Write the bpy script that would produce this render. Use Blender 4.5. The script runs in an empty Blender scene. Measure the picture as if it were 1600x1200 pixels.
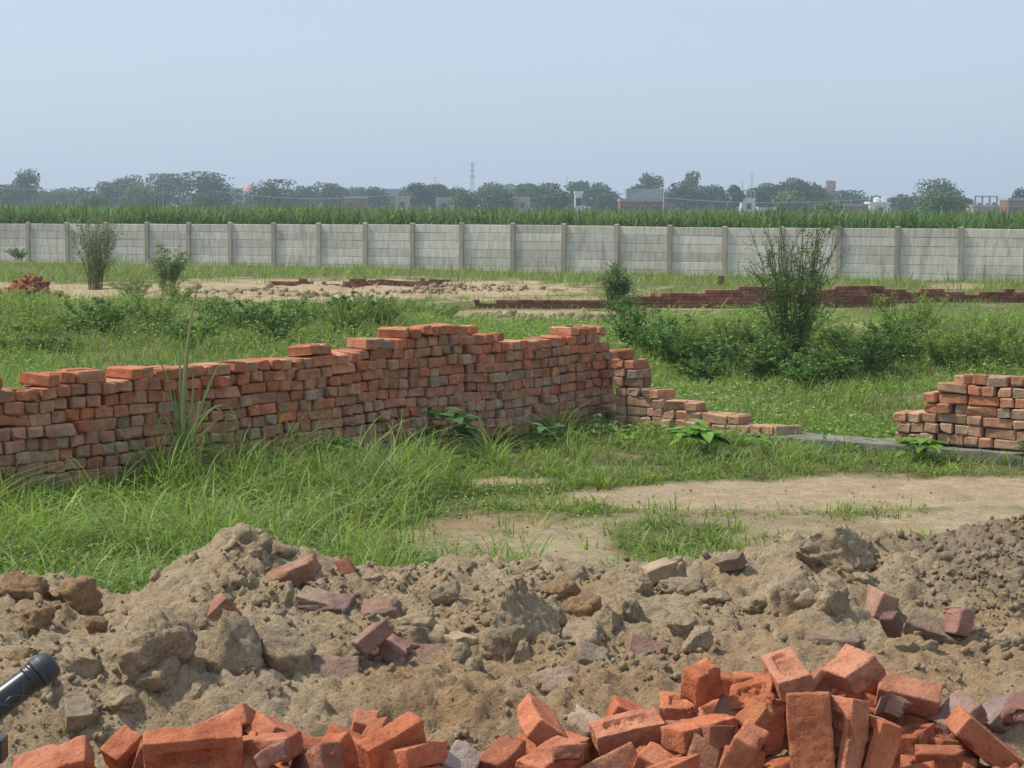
import bpy, math, random
import numpy as np
from mathutils import Matrix, Vector, Quaternion

SC = bpy.context.scene
COL = SC.collection
R = math.radians

# ------------------------------------------------------------------ camera
FPX = 3000.0                       # focal length in photograph pixels (1600 wide)
CAM = np.array([0.0, 0.0, 1.9])
PITCH = math.atan(275 / 3000.0); ROLL = R(0.42)
fw = np.array([0, math.cos(PITCH), -math.sin(PITCH)])
r0 = np.array([1.0, 0, 0]); u0 = np.cross(r0, fw)
rt = math.cos(ROLL) * r0 + math.sin(ROLL) * u0
up = -math.sin(ROLL) * r0 + math.cos(ROLL) * u0
cam = bpy.data.cameras.new('camera'); cam.sensor_width = 36; cam.lens = 36 * FPX / 1600
cam.clip_end = 9000; cam.clip_start = 0.05
camo = bpy.data.objects.new('camera', cam); COL.objects.link(camo)
M = Matrix.Identity(4)
for i in range(3):
    M[i][0] = rt[i]; M[i][1] = up[i]; M[i][2] = -fw[i]; M[i][3] = CAM[i]
camo.matrix_world = M
SC.camera = camo

# ------------------------------------------------------------------ world, sun, exposure
SUN_EL, SUN_AZ = R(53), R(-78)      # azimuth measured from +Y (view direction), negative = left
w = bpy.data.worlds.new('World'); SC.world = w; w.use_nodes = True
nt = w.node_tree; bg = nt.nodes['Background']
sky = nt.nodes.new('ShaderNodeTexSky'); sky.sky_type = 'NISHITA'; sky.sun_disc = False
sky.sun_elevation = SUN_EL; sky.sun_rotation = SUN_AZ
sky.air_density = 1.3; sky.dust_density = 1.2; sky.ozone_density = 2.5; sky.altitude = 0
SKYMIX = 0.80; SKYFLAT = (2.45, 3.0, 3.9, 1); SKYSTR = 0.1
mx = nt.nodes.new('ShaderNodeMix'); mx.data_type = 'RGBA'; mx.inputs[0].default_value = SKYMIX
mx.inputs[7].default_value = SKYFLAT           # thin even overcast veil over the blue
nt.links.new(sky.outputs[0], mx.inputs[6]); nt.links.new(mx.outputs[2], bg.inputs[0])
bg.inputs[1].default_value = SKYSTR
sl = bpy.data.lights.new('sun', 'SUN'); sl.energy = 2.35; sl.angle = R(3.5); sl.color = (1, 0.95, 0.86)
so = bpy.data.objects.new('sun', sl); COL.objects.link(so)
sd = Vector((math.sin(SUN_AZ) * math.cos(SUN_EL), math.cos(SUN_AZ) * math.cos(SUN_EL), math.sin(SUN_EL)))
so.rotation_euler = sd.to_track_quat('Z', 'Y').to_euler(); so.location = (0, 0, 30)
SC.view_settings.view_transform = 'Standard'; SC.view_settings.look = 'None'
SC.view_settings.exposure = 1.05; SC.view_settings.gamma = 1
SC.render.engine = 'CYCLES'
cy = SC.cycles
cy.max_bounces = 7; cy.diffuse_bounces = 4; cy.glossy_bounces = 2; cy.transmission_bounces = 3
cy.transparent_max_bounces = 6; cy.volume_bounces = 0; cy.use_denoising = True
cy.caustics_reflective = False; cy.caustics_refractive = False

HAZE_D = .0006; HAZE_C = (.77, .89, 1.0, 1)
rng = np.random.default_rng(7); random.seed(7)

# ------------------------------------------------------------------ helpers
def ray(px, py):
    return fw + (px - 800) / FPX * rt - (py - 600) / FPX * up
def at(px, py, D):                      # point on a pixel's ray, D metres ahead of the camera
    return CAM + D * ray(px, py)
def proj(P):
    d = np.asarray(P) - CAM; z = d @ fw; z = np.where(np.abs(z) < 1e-6, 1e-6, z)
    return 800 + FPX * (d @ rt) / z, 600 - FPX * (d @ up) / z, z
def horizon(px): return 319.1 + 0.00735 * px

def hsh(ii, seed):
    h = np.full(ii[0].shape, (seed * 0x9E3779B9 + 12345) & 0xFFFFFFFF, np.uint64)
    for k, a in enumerate(ii):
        h = h ^ ((a.astype(np.int64).astype(np.uint64) * np.uint64([0x8DA6B343, 0xD8163841, 0xCB1AB31F][k])) & np.uint64(0xFFFFFFFF))
        h = (h * np.uint64(0x45D9F3B)) & np.uint64(0xFFFFFFFF); h ^= h >> np.uint64(15)
    h = (h * np.uint64(0x2C1B3C6D)) & np.uint64(0xFFFFFFFF); h ^= h >> np.uint64(13)
    return (h & np.uint64(0xFFFFFF)).astype(np.float64) / 0xFFFFFF
def vn(cs, seed=0):                     # value noise, 2-D or 3-D, 0..1
    ii = [np.floor(c) for c in cs]; u = [c - i for c, i in zip(cs, ii)]
    u = [t * t * t * (t * (t * 6 - 15) + 10) for t in u]; out = 0
    for c in range(2 ** len(cs)):
        wt = 1; idx = []
        for k in range(len(cs)):
            b = (c >> k) & 1; wt = wt * (u[k] if b else 1 - u[k]); idx.append(ii[k] + b)
        out = out + wt * hsh(idx, seed)
    return out
def fbm(cs, seed=0, oct=4, gain=.5):
    a = 1; s = 0; t = 0; f = 1
    for o in range(oct):
        s = s + a * vn([c * f for c in cs], seed + o * 17); t += a; a *= gain; f *= 2.03
    return s / t - .5
def worley(cs, seed=0):                 # distance to nearest jittered cell point (2-D)
    ix, iy = np.floor(cs[0]), np.floor(cs[1]); best = np.full(cs[0].shape, 9.0)
    for dx in (-1, 0, 1):
        for dy in (-1, 0, 1):
            a, b = ix + dx, iy + dy
            best = np.minimum(best, np.hypot(a + hsh([a, b], seed) - cs[0], b + hsh([a, b], seed + 5) - cs[1]))
    return best
def sstep(a, b, x):
    t = np.clip((x - a) / (b - a), 0, 1); return t * t * (3 - 2 * t)

def mesh_np(name, V, Fc, smooth=False, cols=None, mat=None):
    """V (n,3); Fc list of arrays each (m,k) of faces; cols per-vertex (n,3)"""
    me = bpy.data.meshes.new(name)
    Fc = [np.asarray(f, np.int32) for f in (Fc if isinstance(Fc, list) else [Fc]) if len(f)]
    me.vertices.add(len(V)); me.vertices.foreach_set('co', np.asarray(V, np.float32).ravel())
    tot = sum(f.size for f in Fc); n = sum(len(f) for f in Fc)
    me.loops.add(tot); me.polygons.add(n)
    me.loops.foreach_set('vertex_index', np.concatenate([f.ravel() for f in Fc]))
    st = np.cumsum(np.concatenate([[0]] + [np.full(len(f), f.shape[1]) for f in Fc]))[:-1]
    me.polygons.foreach_set('loop_start', st.astype(np.int32))
    me.update(calc_edges=True); me.validate()
    me.polygons.foreach_set('use_smooth', np.full(len(me.polygons), bool(smooth)))
    if cols is not None:
        at_ = me.color_attributes.new('col', 'FLOAT_COLOR', 'POINT')
        c = np.ones((len(V), 4), np.float32); c[:, :3] = cols
        at_.data.foreach_set('color', c.ravel())
    if mat: me.materials.append(mat)
    return me
def link(name, me, parent=None, **props):
    o = bpy.data.objects.new(name, me); COL.objects.link(o)
    if parent is not None: o.parent = parent
    for k, v in props.items(): o[k] = v
    return o
def thing(name, label, cat, loc, group=None, rz=0):
    o = bpy.data.objects.new(name, None); COL.objects.link(o); o.location = [float(v) for v in loc]
    o.empty_display_size = .1; o.rotation_euler[2] = rz
    o['label'] = label; o['category'] = cat
    if group: o['group'] = group
    return o
def tag(o, label, cat, group=None):
    o['label'] = label; o['category'] = cat
    if group: o['group'] = group
    return o

class MB:                               # collects boxes and tubes into one mesh
    def __init__(s): s.v = []; s.f = []; s.n = 0
    def add(s, V, F4):
        s.v.append(np.asarray(V, float)); s.f.append(np.asarray(F4) + s.n); s.n += len(V); return s
    def box(s, c, d, rot=None):
        g = np.array([[x, y, z] for x in (-.5, .5) for y in (-.5, .5) for z in (-.5, .5)]) * np.array(d)
        if rot is not None: g = g @ np.array(rot).T
        return s.add(g + np.array(c), [[0, 1, 3, 2], [4, 6, 7, 5], [0, 4, 5, 1], [2, 3, 7, 6], [0, 2, 6, 4], [1, 5, 7, 3]])
    def tube(s, P, rad, k=5):
        P = np.asarray(P, float); n = len(P); rad = np.broadcast_to(rad, (n,))
        T = np.gradient(P, axis=0); T /= np.linalg.norm(T, axis=1)[:, None] + 1e-9
        ref = np.array([.3, .1, .95]) if abs(T[0][2]) < .8 else np.array([1., .2, 0])
        a = np.cross(T, ref); a /= np.linalg.norm(a, axis=1)[:, None] + 1e-9; b = np.cross(T, a)
        th = np.arange(k) * 2 * math.pi / k
        V = (P[:, None] + rad[:, None, None] * (np.cos(th)[None, :, None] * a[:, None] + np.sin(th)[None, :, None] * b[:, None])).reshape(-1, 3)
        F = [[i * k + j, i * k + (j + 1) % k, (i + 1) * k + (j + 1) % k, (i + 1) * k + j] for i in range(n - 1) for j in range(k)]
        F += [[0, 1, 2, 3], [(n - 1) * k + 3, (n - 1) * k + 2, (n - 1) * k + 1, (n - 1) * k]] if k == 4 else []
        return s.add(V, F)
    def build(s, name, mat, parent=None, smooth=False, off=(0, 0, 0), **props):
        return link(name, mesh_np(name, np.concatenate(s.v) - np.array(off), np.concatenate(s.f), smooth, mat=mat), parent, **props)

# ------------------------------------------------------------------ materials
def mat_new(name):
    m = bpy.data.materials.new(name); m.use_nodes = True; t = m.node_tree; t.nodes.clear()
    o = t.nodes.new('ShaderNodeOutputMaterial'); return m, t, o
def nd(t, typ, **kw):
    n = t.nodes.new(typ)
    for k, v in kw.items():
        if k.startswith('i_'):
            key = k[2:]; n.inputs[int(key) if key.isdigit() else key].default_value = v
        else: setattr(n, k, v)
    return n
def noise(t, co, scale, detail=4, rough=.6):
    n = nd(t, 'ShaderNodeTexNoise', i_Scale=scale, i_Detail=detail, i_Roughness=rough); t.links.new(co, n.inputs['Vector']); return n.outputs['Fac']
def ramp(t, fac, stops):
    n = nd(t, 'ShaderNodeValToRGB'); e = n.color_ramp.elements
    while len(e) < len(stops): e.new(.5)
    for q, (p, c) in zip(e, stops): q.position = p; q.color = (*c, 1) if len(c) == 3 else c
    t.links.new(fac, n.inputs[0]); return n.outputs[0]
def mixc(t, fac, a, b, mode='MIX'):
    n = nd(t, 'ShaderNodeMix', data_type='RGBA', blend_type=mode)
    for s, v in ((0, fac), (6, a), (7, b)):
        if isinstance(v, bpy.types.NodeSocket): t.links.new(v, n.inputs[s])
        else: n.inputs[s].default_value = v if s == 0 else (*v, 1)
    return n.outputs[2]
def math_(t, op, a, b=0.0, c=0.0):
    n = nd(t, 'ShaderNodeMath', operation=op)
    for i, v in enumerate((a, b, c)):
        if isinstance(v, bpy.types.NodeSocket): t.links.new(v, n.inputs[i])
        else: n.inputs[i].default_value = v
    return n.outputs[0]
def principled(t, o, col, rough=.9, spec=.2, bump=None, bstr=.4, bdist=.01):
    p = nd(t, 'ShaderNodeBsdfPrincipled'); p.inputs['Roughness'].default_value = rough
    p.inputs['Specular IOR Level'].default_value = spec
    if isinstance(col, bpy.types.NodeSocket): t.links.new(col, p.inputs['Base Color'])
    else: p.inputs['Base Color'].default_value = (*col, 1)
    if bump is not None:
        b = nd(t, 'ShaderNodeBump', i_Strength=bstr, i_Distance=bdist); t.links.new(bump, b.inputs['Height']); t.links.new(b.outputs[0], p.inputs['Normal'])
    t.links.new(p.outputs[0], o.inputs[0]); return p

def brick_material(name, fine=1.0):
    m, t, o = mat_new(name)
    oi = nd(t, 'ShaderNodeObjectInfo'); tc = nd(t, 'ShaderNodeTexCoord')
    off = nd(t, 'ShaderNodeVectorMath', operation='MULTIPLY_ADD')
    cb = nd(t, 'ShaderNodeCombineXYZ'); t.links.new(oi.outputs['Random'], cb.inputs[0]); t.links.new(oi.outputs['Random'], cb.inputs[1])
    t.links.new(cb.outputs[0], off.inputs[0]); off.inputs[1].default_value = (37, 51, 0); t.links.new(tc.outputs['Object'], off.inputs[2])
    co = off.outputs[0]
    n1 = noise(t, co, 14, 5, .6); n2 = noise(t, co, 90 * fine, 5, .65); n3 = noise(t, co, 38, 4, .7)
    base = oi.outputs['Color']
    c = mixc(t, ramp(t, n1, [(.35, (0, 0, 0)), (.7, (1, 1, 1))]), mixc(t, 1.0, base, (.72, .66, .66), 'MULTIPLY'), mixc(t, 1.0, base, (1.16, 1.2, 1.22), 'MULTIPLY'))
    c = mixc(t, ramp(t, n2, [(.30, (.85, .85, .85)), (.43, (0, 0, 0))]), c, mixc(t, 1.0, base, (.35, .28, .26), 'MULTIPLY'))
    n6 = noise(t, co, 5.5, 6, .7)
    c = mixc(t, ramp(t, n6, [(.50, (0, 0, 0)), (.68, (.5, .5, .5))]), c, mixc(t, 1.0, base, (1.0, 1.25, 1.35), 'MULTIPLY'))
    c = mixc(t, ramp(t, n3, [(.60, (0, 0, 0)), (.78, (.55, .55, .55))]), c, (.42, .27, .17))
    h = math_(t, 'ADD', math_(t, 'MULTIPLY', n2, .8), math_(t, 'MULTIPLY', n3, 1.0))
    principled(t, o, c, .95, .08, h, .9, .009)
    return m
MAT_BRICK = brick_material('fired_clay_brick')

def soil_material():
    m, t, o = mat_new('dry_earth')
    tc = nd(t, 'ShaderNodeTexCoord'); co = tc.outputs['Object']
    at_ = nd(t, 'ShaderNodeAttribute', attribute_name='col')
    n1 = noise(t, co, .9, 5); n2 = noise(t, co, 9, 6, .65); n3 = noise(t, co, 60, 5, .7); n4 = noise(t, co, 3.2, 4, .55)
    c = mixc(t, ramp(t, n2, [(.3, (0, 0, 0)), (.7, (1, 1, 1))]), (.72, .70, .68), (1.18, 1.16, 1.12))
    c = mixc(t, 1.0, at_.outputs['Color'], c, 'MULTIPLY')
    c = mixc(t, ramp(t, n4, [(.45, (0, 0, 0)), (.72, (.6, .6, .6))]), c, mixc(t, 1.0, at_.outputs['Color'], (.82, .68, .52), 'MULTIPLY'))
    c = mixc(t, ramp(t, n3, [(.34, (.9, .9, .9)), (.47, (0, 0, 0))]), c, mixc(t, 1.0, at_.outputs['Color'], (.5, .44, .4), 'MULTIPLY'))
    c = mixc(t, ramp(t, n3, [(.56, (0, 0, 0)), (.68, (.6, .6, .6))]), c, mixc(t, 1.0, at_.outputs['Color'], (1.28, 1.28, 1.25), 'MULTIPLY'))
    n5 = noise(t, co, 190, 4, .7)
    h = math_(t, 'ADD', math_(t, 'ADD', math_(t, 'MULTIPLY', n2, .7), math_(t, 'MULTIPLY', n3, .55)), math_(t, 'MULTIPLY', n5, .2))
    principled(t, o, c, .95, .08, h, 1.0, .045)
    return m
MAT_SOIL = soil_material()

def leaf_material(name, trans=.35, spec=.25, rough=.5):
    m, t, o = mat_new(name)
    at_ = nd(t, 'ShaderNodeAttribute', attribute_name='col')
    p = nd(t, 'ShaderNodeBsdfPrincipled'); p.inputs['Roughness'].default_value = rough; p.inputs['Specular IOR Level'].default_value = spec
    t.links.new(at_.outputs['Color'], p.inputs['Base Color'])
    tr = nd(t, 'ShaderNodeBsdfTranslucent'); t.links.new(mixc(t, 1.0, at_.outputs['Color'], (1.25, 1.35, .6), 'MULTIPLY'), tr.inputs[0])
    mx = nd(t, 'ShaderNodeMixShader'); mx.inputs[0].default_value = trans
    t.links.new(p.outputs[0], mx.inputs[1]); t.links.new(tr.outputs[0], mx.inputs[2]); t.links.new(mx.outputs[0], o.inputs[0])
    return m
MAT_GRASS = leaf_material('grass_blades', .38)
MAT_LEAF = leaf_material('leaves', .3)
MAT_TREE = leaf_material('tree_foliage', .15, .1, .7)

def plain(name, col, rough=.8, spec=.2, var=.25, scale=6, bstr=.2):
    m, t, o = mat_new(name); tc = nd(t, 'ShaderNodeTexCoord'); co = tc.outputs['Object']
    n1 = noise(t, co, scale, 5); n2 = noise(t, co, scale * 9, 4)
    lo = tuple(c * (1 - var) for c in col); hi = tuple(min(1, c * (1 + var)) for c in col)
    c = mixc(t, ramp(t, n1, [(.3, (0, 0, 0)), (.7, (1, 1, 1))]), lo, hi)
    principled(t, o, c, rough, spec, n2, bstr, .01); return m
MAT_STEM = plain('plant_stem', (.13, .13, .05)); MAT_TWIG = plain('dry_twig', (.16, .12, .07)); MAT_BARK = plain('bark', (.09, .07, .05))
def concrete():
    m, t, o = mat_new('precast_concrete'); oi = nd(t, 'ShaderNodeObjectInfo'); tc = nd(t, 'ShaderNodeTexCoord')
    geo = nd(t, 'ShaderNodeNewGeometry'); mp = nd(t, 'ShaderNodeMapping'); mp.inputs['Scale'].default_value = (1, 1, .22)
    t.links.new(geo.outputs['Position'], mp.inputs[0]); co = mp.outputs[0]
    n1 = noise(t, co, 1.6, 5); n2 = noise(t, co, 7, 5, .65); n3 = noise(t, geo.outputs['Position'], 40, 4)
    c = mixc(t, 1.0, oi.outputs['Color'], ramp(t, n2, [(.3, (.76, .74, .70)), (.6, (1.02, 1.02, 1.0))]), 'MULTIPLY')
    c = mixc(t, ramp(t, n1, [(.55, (0, 0, 0)), (.75, (.7, .7, .7))]), c, (.20, .18, .145))
    principled(t, o, c, .9, .15, n3, .3, .01); return m
MAT_CONC = concrete()
# ------------------------------------------------------------------ terrain
CREST = [(-400, 900), (0, 896), (60, 894), (110, 912), (165, 936), (205, 922), (260, 890), (305, 868), (345, 848), (378, 832), (420, 852), (470, 872), (520, 886), (600, 891),
         (760, 884), (900, 884), (1060, 884), (1140, 876), (1200, 862), (1240, 850), (1310, 842), (1375, 848), (1420, 858), (1480, 846), (1540, 832), (1600, 818), (1750, 800), (2000, 820)]
YC = 8.0
CX = np.array([(p - 800) / FPX * YC for p, _ in CREST])
CZ_ = np.array([CAM[2] - (y - horizon(p)) * YC / FPX - .025 - .035 * (p < 230) for p, y in CREST])
BUMPS = [  # x px, y px of centre, nominal D, radius m, height m : hollows and swellings of the soil bank
    (1430, 945, 7.3, .20, -.10), (1545, 905, 7.5, .3, .05), (375, 900, 7.7, .30, .05), (300, 985, 7.0, .25, .05), (620, 1150, 6.15, .20, -.05), (90, 950, 7.4, .22, .05),
    (245, 1000, 6.9, .18, .05), (400, 1000, 6.9, .22, .05), (815, 960, 7.1, .2, .04), (700, 1020, 6.7, .25, -.03), (1130, 1060, 6.5, .3, -.05), (980, 930, 7.4, .2, .04), (150, 1040, 6.6, .3, .04), (1560, 1110, 6.0, .3, -.06)]
BW = [((p - 800) / FPX * D, D, r_, h_) for p, y, D, r_, h_ in BUMPS]
def H(x, y, fine=True):
    x = np.asarray(x, float); y = np.asarray(y, float)
    g = -.06 - .34 * sstep(20, 62, y)
    g = g + .05 * fbm([x * .35, y * .35], 3, 3) * sstep(9, 12, y)
    # vegetated berms behind the brick stacks
    n = fbm([x * .25, y * .25], 11, 3)
    g = g + (.40 + .5 * n) * np.exp(-((y - 29.5 - 2 * n) / 2.6) ** 2) * (1 - sstep(-2.6, -.6, x))
    g = g + (.36 + .35 * n) * np.exp(-((y - 26.6 - 2 * n) / 2.2) ** 2) * sstep(.8, 2.6, x) * (1 - .5 * sstep(7, 9, x))
    g = g - .12 * np.exp(-((y - 22.6) / 1.2) ** 2) * sstep(1.5, 3, x) * (1 - sstep(5.5, 7, x))
    # spoil on the mid ground
    calm = 1 - sstep(-2.2, -.8, x) * sstep(34, 37, y) * (1 - sstep(50, 54, y))
    g = g + .25 * np.clip(fbm([x * .8, y * .8], 21, 3) * 1.6, 0, 1) * sstep(33, 36, y) * (1 - sstep(52, 58, y)) * calm
    # soil bank in front
    zc = np.interp(x, CX, CZ_)
    lump = fbm([x * 1.7, y * 1.7], 31, 3)
    front = .09 + .03 * lump
    yf = 6.02 + .22 * fbm([x * 1.3, y * 0 + .5], 41, 3)
    plate = .30 + (zc - .30) * sstep(6.5, YC, y) + .09 * lump * (1 - sstep(7.2, 7.9, y))
    bank = front + (plate - front) * sstep(yf, yf + .38, y)
    yb = YC + .04
    z = np.where(y < yb, bank, g + (bank - g) * (1 - sstep(yb, 9.15 + .5 * lump, y)))
    for bx, by, br, bh in BW:
        z = z + bh * np.exp(-((x - bx) ** 2 + (y - by) ** 2) / br ** 2)
    if fine:
        mk = sstep(5.0, 6.2, y) * (1 - sstep(8.4, 9.3, y))
        rough = .55 + 1.1 * np.clip(fbm([x * 1.1, y * 1.1], 51, 2) + .5, 0, 1)
        w1 = worley([x * 7, y * 7], 61); w2 = worley([x * 17 + .3 * lump, y * 17], 71); w3 = worley([x * 38, y * 38], 77)
        z = z + mk * rough * (.034 * (.3 - w1 * w1) + .034 * (.3 - w2 * w2) + .022 * (.3 - w3 * w3) + .065 * fbm([x * 5, y * 5], 81, 5, .6) + .036 * fbm([x * 24, y * 24], 91, 3, .7))
        z = z + (1 - mk) * (.045 * fbm([x * 4, y * 4], 95, 5, .6) + .03 * (.35 - worley([x * 3.2, y * 2.2], 97) ** 2)) * (1 - sstep(20, 30, y)) + .16 * fbm([x * 1.3, y * 2.2], 98, 4, .6) * (.15 + .85 * calm) * sstep(32, 36, y) * (1 - sstep(54, 60, y))
    return z
def hit(px, py):                        # where a pixel's ray meets the terrain
    d = ray(px, py); t = np.concatenate([np.arange(4.5, 12, .01), np.arange(12, 75, .05)])
    P = CAM + t[:, None] * d; dz = P[:, 2] - H(P[:, 0], P[:, 1]); k = np.argmax(dz < 0)
    if dz[k] >= 0: k = len(t) - 1
    return P[k]
def cover(x, y):                        # 0 bare .. 1 green, read off where things grow in the place
    px, py, _ = proj(np.stack([x, y, H(x, y, False)], -1))
    nz = fbm([x * 1.6, y * 1.6 * .7], 101, 4) * 2
    c = np.ones_like(x)
    def ell(cx, cy, rx, ry, val, c, soft=.35):
        q = np.hypot((px - cx) / rx, (py - cy) / ry) + nz * .45
        k = 1 - sstep(1 - soft, 1 + soft * .4, q); return c + (val - c) * k
    for e in [(1330, 775, 470, 32, 0), (980, 776, 150, 16, .03), (795, 752, 85, 10, .05), (1500, 815, 220, 26, .05), (760, 842, 230, 40, .16), (1130, 812, 220, 16, .3), (880, 860, 170, 30, .12), (1240, 840, 150, 26, .2),
              (1050, 842, 90, 34, .9), (435, 812, 50, 14, .25), (540, 454, 470, 21, .10), (820, 491, 170, 8, .12), (1110, 478, 100, 9, .2), (1345, 470, 60, 8, .2), (1110, 500, 70, 8, .1), (1325, 511, 60, 9, .15), (60, 458, 190, 18, .12), (1500, 447, 60, 6, .3), (900, 470, 120, 8, .35)]:
        c = ell(*e, c)
    c = np.where((py > 470) & (py < 740) & (c > .9), np.clip(.95 + .6 * nz, 0.55, 1), c)
    c = c * sstep(8.55, 8.9, y + .35 * nz)
    return np.clip(c, 0, 1)

SOIL_BANK = np.array([.49, .385, .25]); SOIL_SAND = np.array([.53, .415, .27]); UNDER = np.array([.15, .165, .065]); GRAVEL = np.array([.33, .265, .185]); SOIL_BROWN = np.array([.42, .28, .155])
def ground_cols(x, y):
    c = cover(x, y)[:, None]
    bankw = (1 - sstep(8.2, 9.4, y))[:, None]
    sand = SOIL_SAND + (np.array([.45, .31, .18]) - SOIL_SAND) * sstep(.02, .22, fbm([x * .9, y * .55], 113, 4, .6))[:, None] * .8
    soil = sand + (SOIL_BANK - sand) * bankw
    k = sstep(.05, .3, fbm([x * .8, y * .8], 111, 3) + .35 * np.exp(-((x + 1.9) ** 2 + (y - 7.4) ** 2) / .25))[:, None] * bankw
    soil = soil + (SOIL_BROWN - soil) * k * .7
    gx = (sstep(1.55, 1.8, x + .3 * fbm([x * 3, y * 3], 7, 2)) * sstep(7.1, 7.4, y) * (1 - sstep(8.6, 9, y)))[:, None]
    soil = soil + (GRAVEL - soil) * gx * .85
    return soil + (UNDER - soil) * np.clip(c * 1.15, 0, 1)
def patch(x0, x1, y0, y1, sx, sy, dz=0.0):
    xs = np.linspace(x0, x1, max(2, int((x1 - x0) / sx) + 1)); ys = np.linspace(y0, y1, max(2, int((y1 - y0) / sy) + 1))
    X, Y = np.meshgrid(xs, ys); x, y = X.ravel(), Y.ravel()
    V = np.stack([x, y, H(x, y) + dz], -1); nx = len(xs); ny = len(ys)
    i = (np.arange(ny - 1)[:, None] * nx + np.arange(nx - 1)[None]).ravel()
    return V, np.stack([i, i + 1, i + nx + 1, i + nx], -1), ground_cols(x, y)
def joined(name, patches):
    V = []; F = []; C = []; n = 0
    for v, f, c in patches: V.append(v); F.append(f + n); C.append(c); n += len(v)
    return link(name, mesh_np(name, np.concatenate(V), np.concatenate(F), True, np.concatenate(C), MAT_SOIL), kind='structure')
joined('soil_bank', [patch(-3.4, 3.4, 5.0, 9.7, .0155, .0155)])
joined('ground', [patch(-5.5, 5.5, 9.6, 16.05, .045, .045, -.006), patch(-9, -5.4, 9.6, 16.05, .12, .12, -.012), patch(5.4, 9, 9.6, 16.05, .12, .12, -.012), patch(-9, 9, 16, 24.05, .1, .1, -.008), patch(-9.5, 9.5, 24, 33.1, .2, .2, -.004), patch(-30, -9.4, 24, 33.1, .5, .5, -.01), patch(9.4, 30, 24, 33.1, .5, .5, -.01), patch(-18, 18, 33, 60.1, .14, .16, -.004), patch(-30, -17.9, 33, 60.1, .5, .5, -.01), patch(17.9, 30, 33, 60.1, .5, .5, -.01), patch(-30, 30, 60, 75.2, .4, .4, -.006), patch(-9, 9, -12, 5.1, .3, .3, -.012),
                  patch(-9, -3.3, 5.05, 9.65, .2, .2, -.012), patch(3.3, 9, 5.05, 9.65, .2, .2, -.012), patch(-60, -8.9, -12, 24.1, 1, 1, -.02), patch(8.9, 60, -12, 24.1, 1, 1, -.02),
                  patch(-120, -29.5, 24, 75.2, 2, 2, -.02), patch(29.5, 120, 24, 75.2, 2, 2, -.02), patch(-2500, 2500, 75, 4500, 60, 60, -.03)])

# ------------------------------------------------------------------ concrete boundary wall
POSTX = [44, 105, 166, 230, 295, 360, 428, 498, 571, 645, 722, 802, 882, 964, 1047, 1133, 1222, 1311, 1403, 1502, 1605]
def fence_D(px): return 900.0 / (11.5 + (px - 44) * .001852)
def fence_top(px): return np.interp(px, [0, 400, 720, 880, 960, 966, 1133, 1311, 1600], [349, 350, 350.5, 351.5, 352, 353.5, 355.5, 356, 357.5])
fence = thing('boundary_wall', 'long grey precast concrete boundary wall of stacked panels between posts', 'wall', (0, 0, 0))
tops = [at(p, fence_top(p), fence_D(p)) for p in POSTX]
d0 = tops[1] - tops[0]; d1 = tops[-1] - tops[-2]
for k in range(16): tops.insert(0, tops[0] - d0); tops.append(tops[-1] + d1)
tops = [np.array(t) for t in tops]
dirs = tops[-1] - tops[0]; ang = math.atan2(dirs[1], dirs[0])
PANEL = []
for v in range(5):
    nb = [4, 4, 3, 5, 4][v]; cuts = np.concatenate([[0], np.sort(np.linspace(0, 1, nb + 1)[1:-1] + rng.uniform(-.05, .05, nb - 1)), [1]])
    mb = MB().box((0, .02, 0), (1.0, .035, .297))
    for a, b in zip(cuts[:-1], cuts[1:]):
        c = (a + b) / 2 - .5; wd = (b - a) - .008; o_ = rng.uniform(-.002, .002)
        x0, x1, z0, z1 = c - wd / 2, c + wd / 2, -.143, .140; e = .006
        V = [(x0, .004, z0), (x1, .004, z0), (x1, .004, z1), (x0, .004, z1), (x0 + e, -.006 + o_, z0 + .008), (x1 - e, -.006 + o_, z0 + .008), (x1 - e, -.006 + o_, z1 - .008), (x0 + e, -.006 + o_, z1 - .008)]
        mb.add(V, [[4, 5, 6, 7], [0, 1, 5, 4], [1, 2, 6, 5], [2, 3, 7, 6], [3, 0, 4, 7]])
    PANEL.append(mesh_np('panel', np.concatenate(mb.v), np.concatenate(mb.f), mat=MAT_CONC))
pm = MB().box((0, 0, -.95), (.17, .15, 2.0)); V = [(-.085, -.075, .05), (.085, -.075, .05), (.085, .075, .05), (-.085, .075, .05), (-.06, -.05, .075), (.06, -.05, .075), (.06, .05, .075), (-.06, .05, .075)]
pm.add(V, [[4, 5, 6, 7], [0, 1, 5, 4], [1, 2, 6, 5], [2, 3, 7, 6], [3, 0, 4, 7]])
POSTM = mesh_np('post', np.concatenate(pm.v), np.concatenate(pm.f), mat=MAT_CONC)
for i, tpt in enumerate(tops):
    o = link('post', POSTM, fence); o.location = tpt + np.array([0, 0, -.02 + rng.uniform(-.01, .02)]); o.rotation_euler = (rng.normal(0, .006), rng.normal(0, .006), ang)
    g = rng.uniform(.85, 1.1); o.color = (.44 * g, .385 * g, .31 * g, 1)
for i in range(len(tops) - 1):
    a, b = tops[i], tops[i + 1]; mid = (a + b) / 2; ln = np.linalg.norm((b - a)[:2]) - .08
    zt = min(a[2], b[2]) if abs(a[2] - b[2]) < .05 else mid[2]
    for r_ in range(6):
        o = link('panel', PANEL[rng.integers(5)], fence)
        o.location = (mid[0], mid[1], zt - .15 - .303 * r_); o.scale = (ln, 1, 1)
        o.rotation_euler = (rng.normal(0, .008), rng.normal(0, .003), math.atan2(b[1] - a[1], b[0] - a[0]) + (math.pi if rng.random() < 0 else 0))
        g = rng.uniform(.82, 1.1); t_ = rng.uniform(0, 1)
        o.color = ((.70 - .03 * t_) * g, (.65 - .03 * t_) * g, (.56 - .035 * t_) * g, 1)

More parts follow.
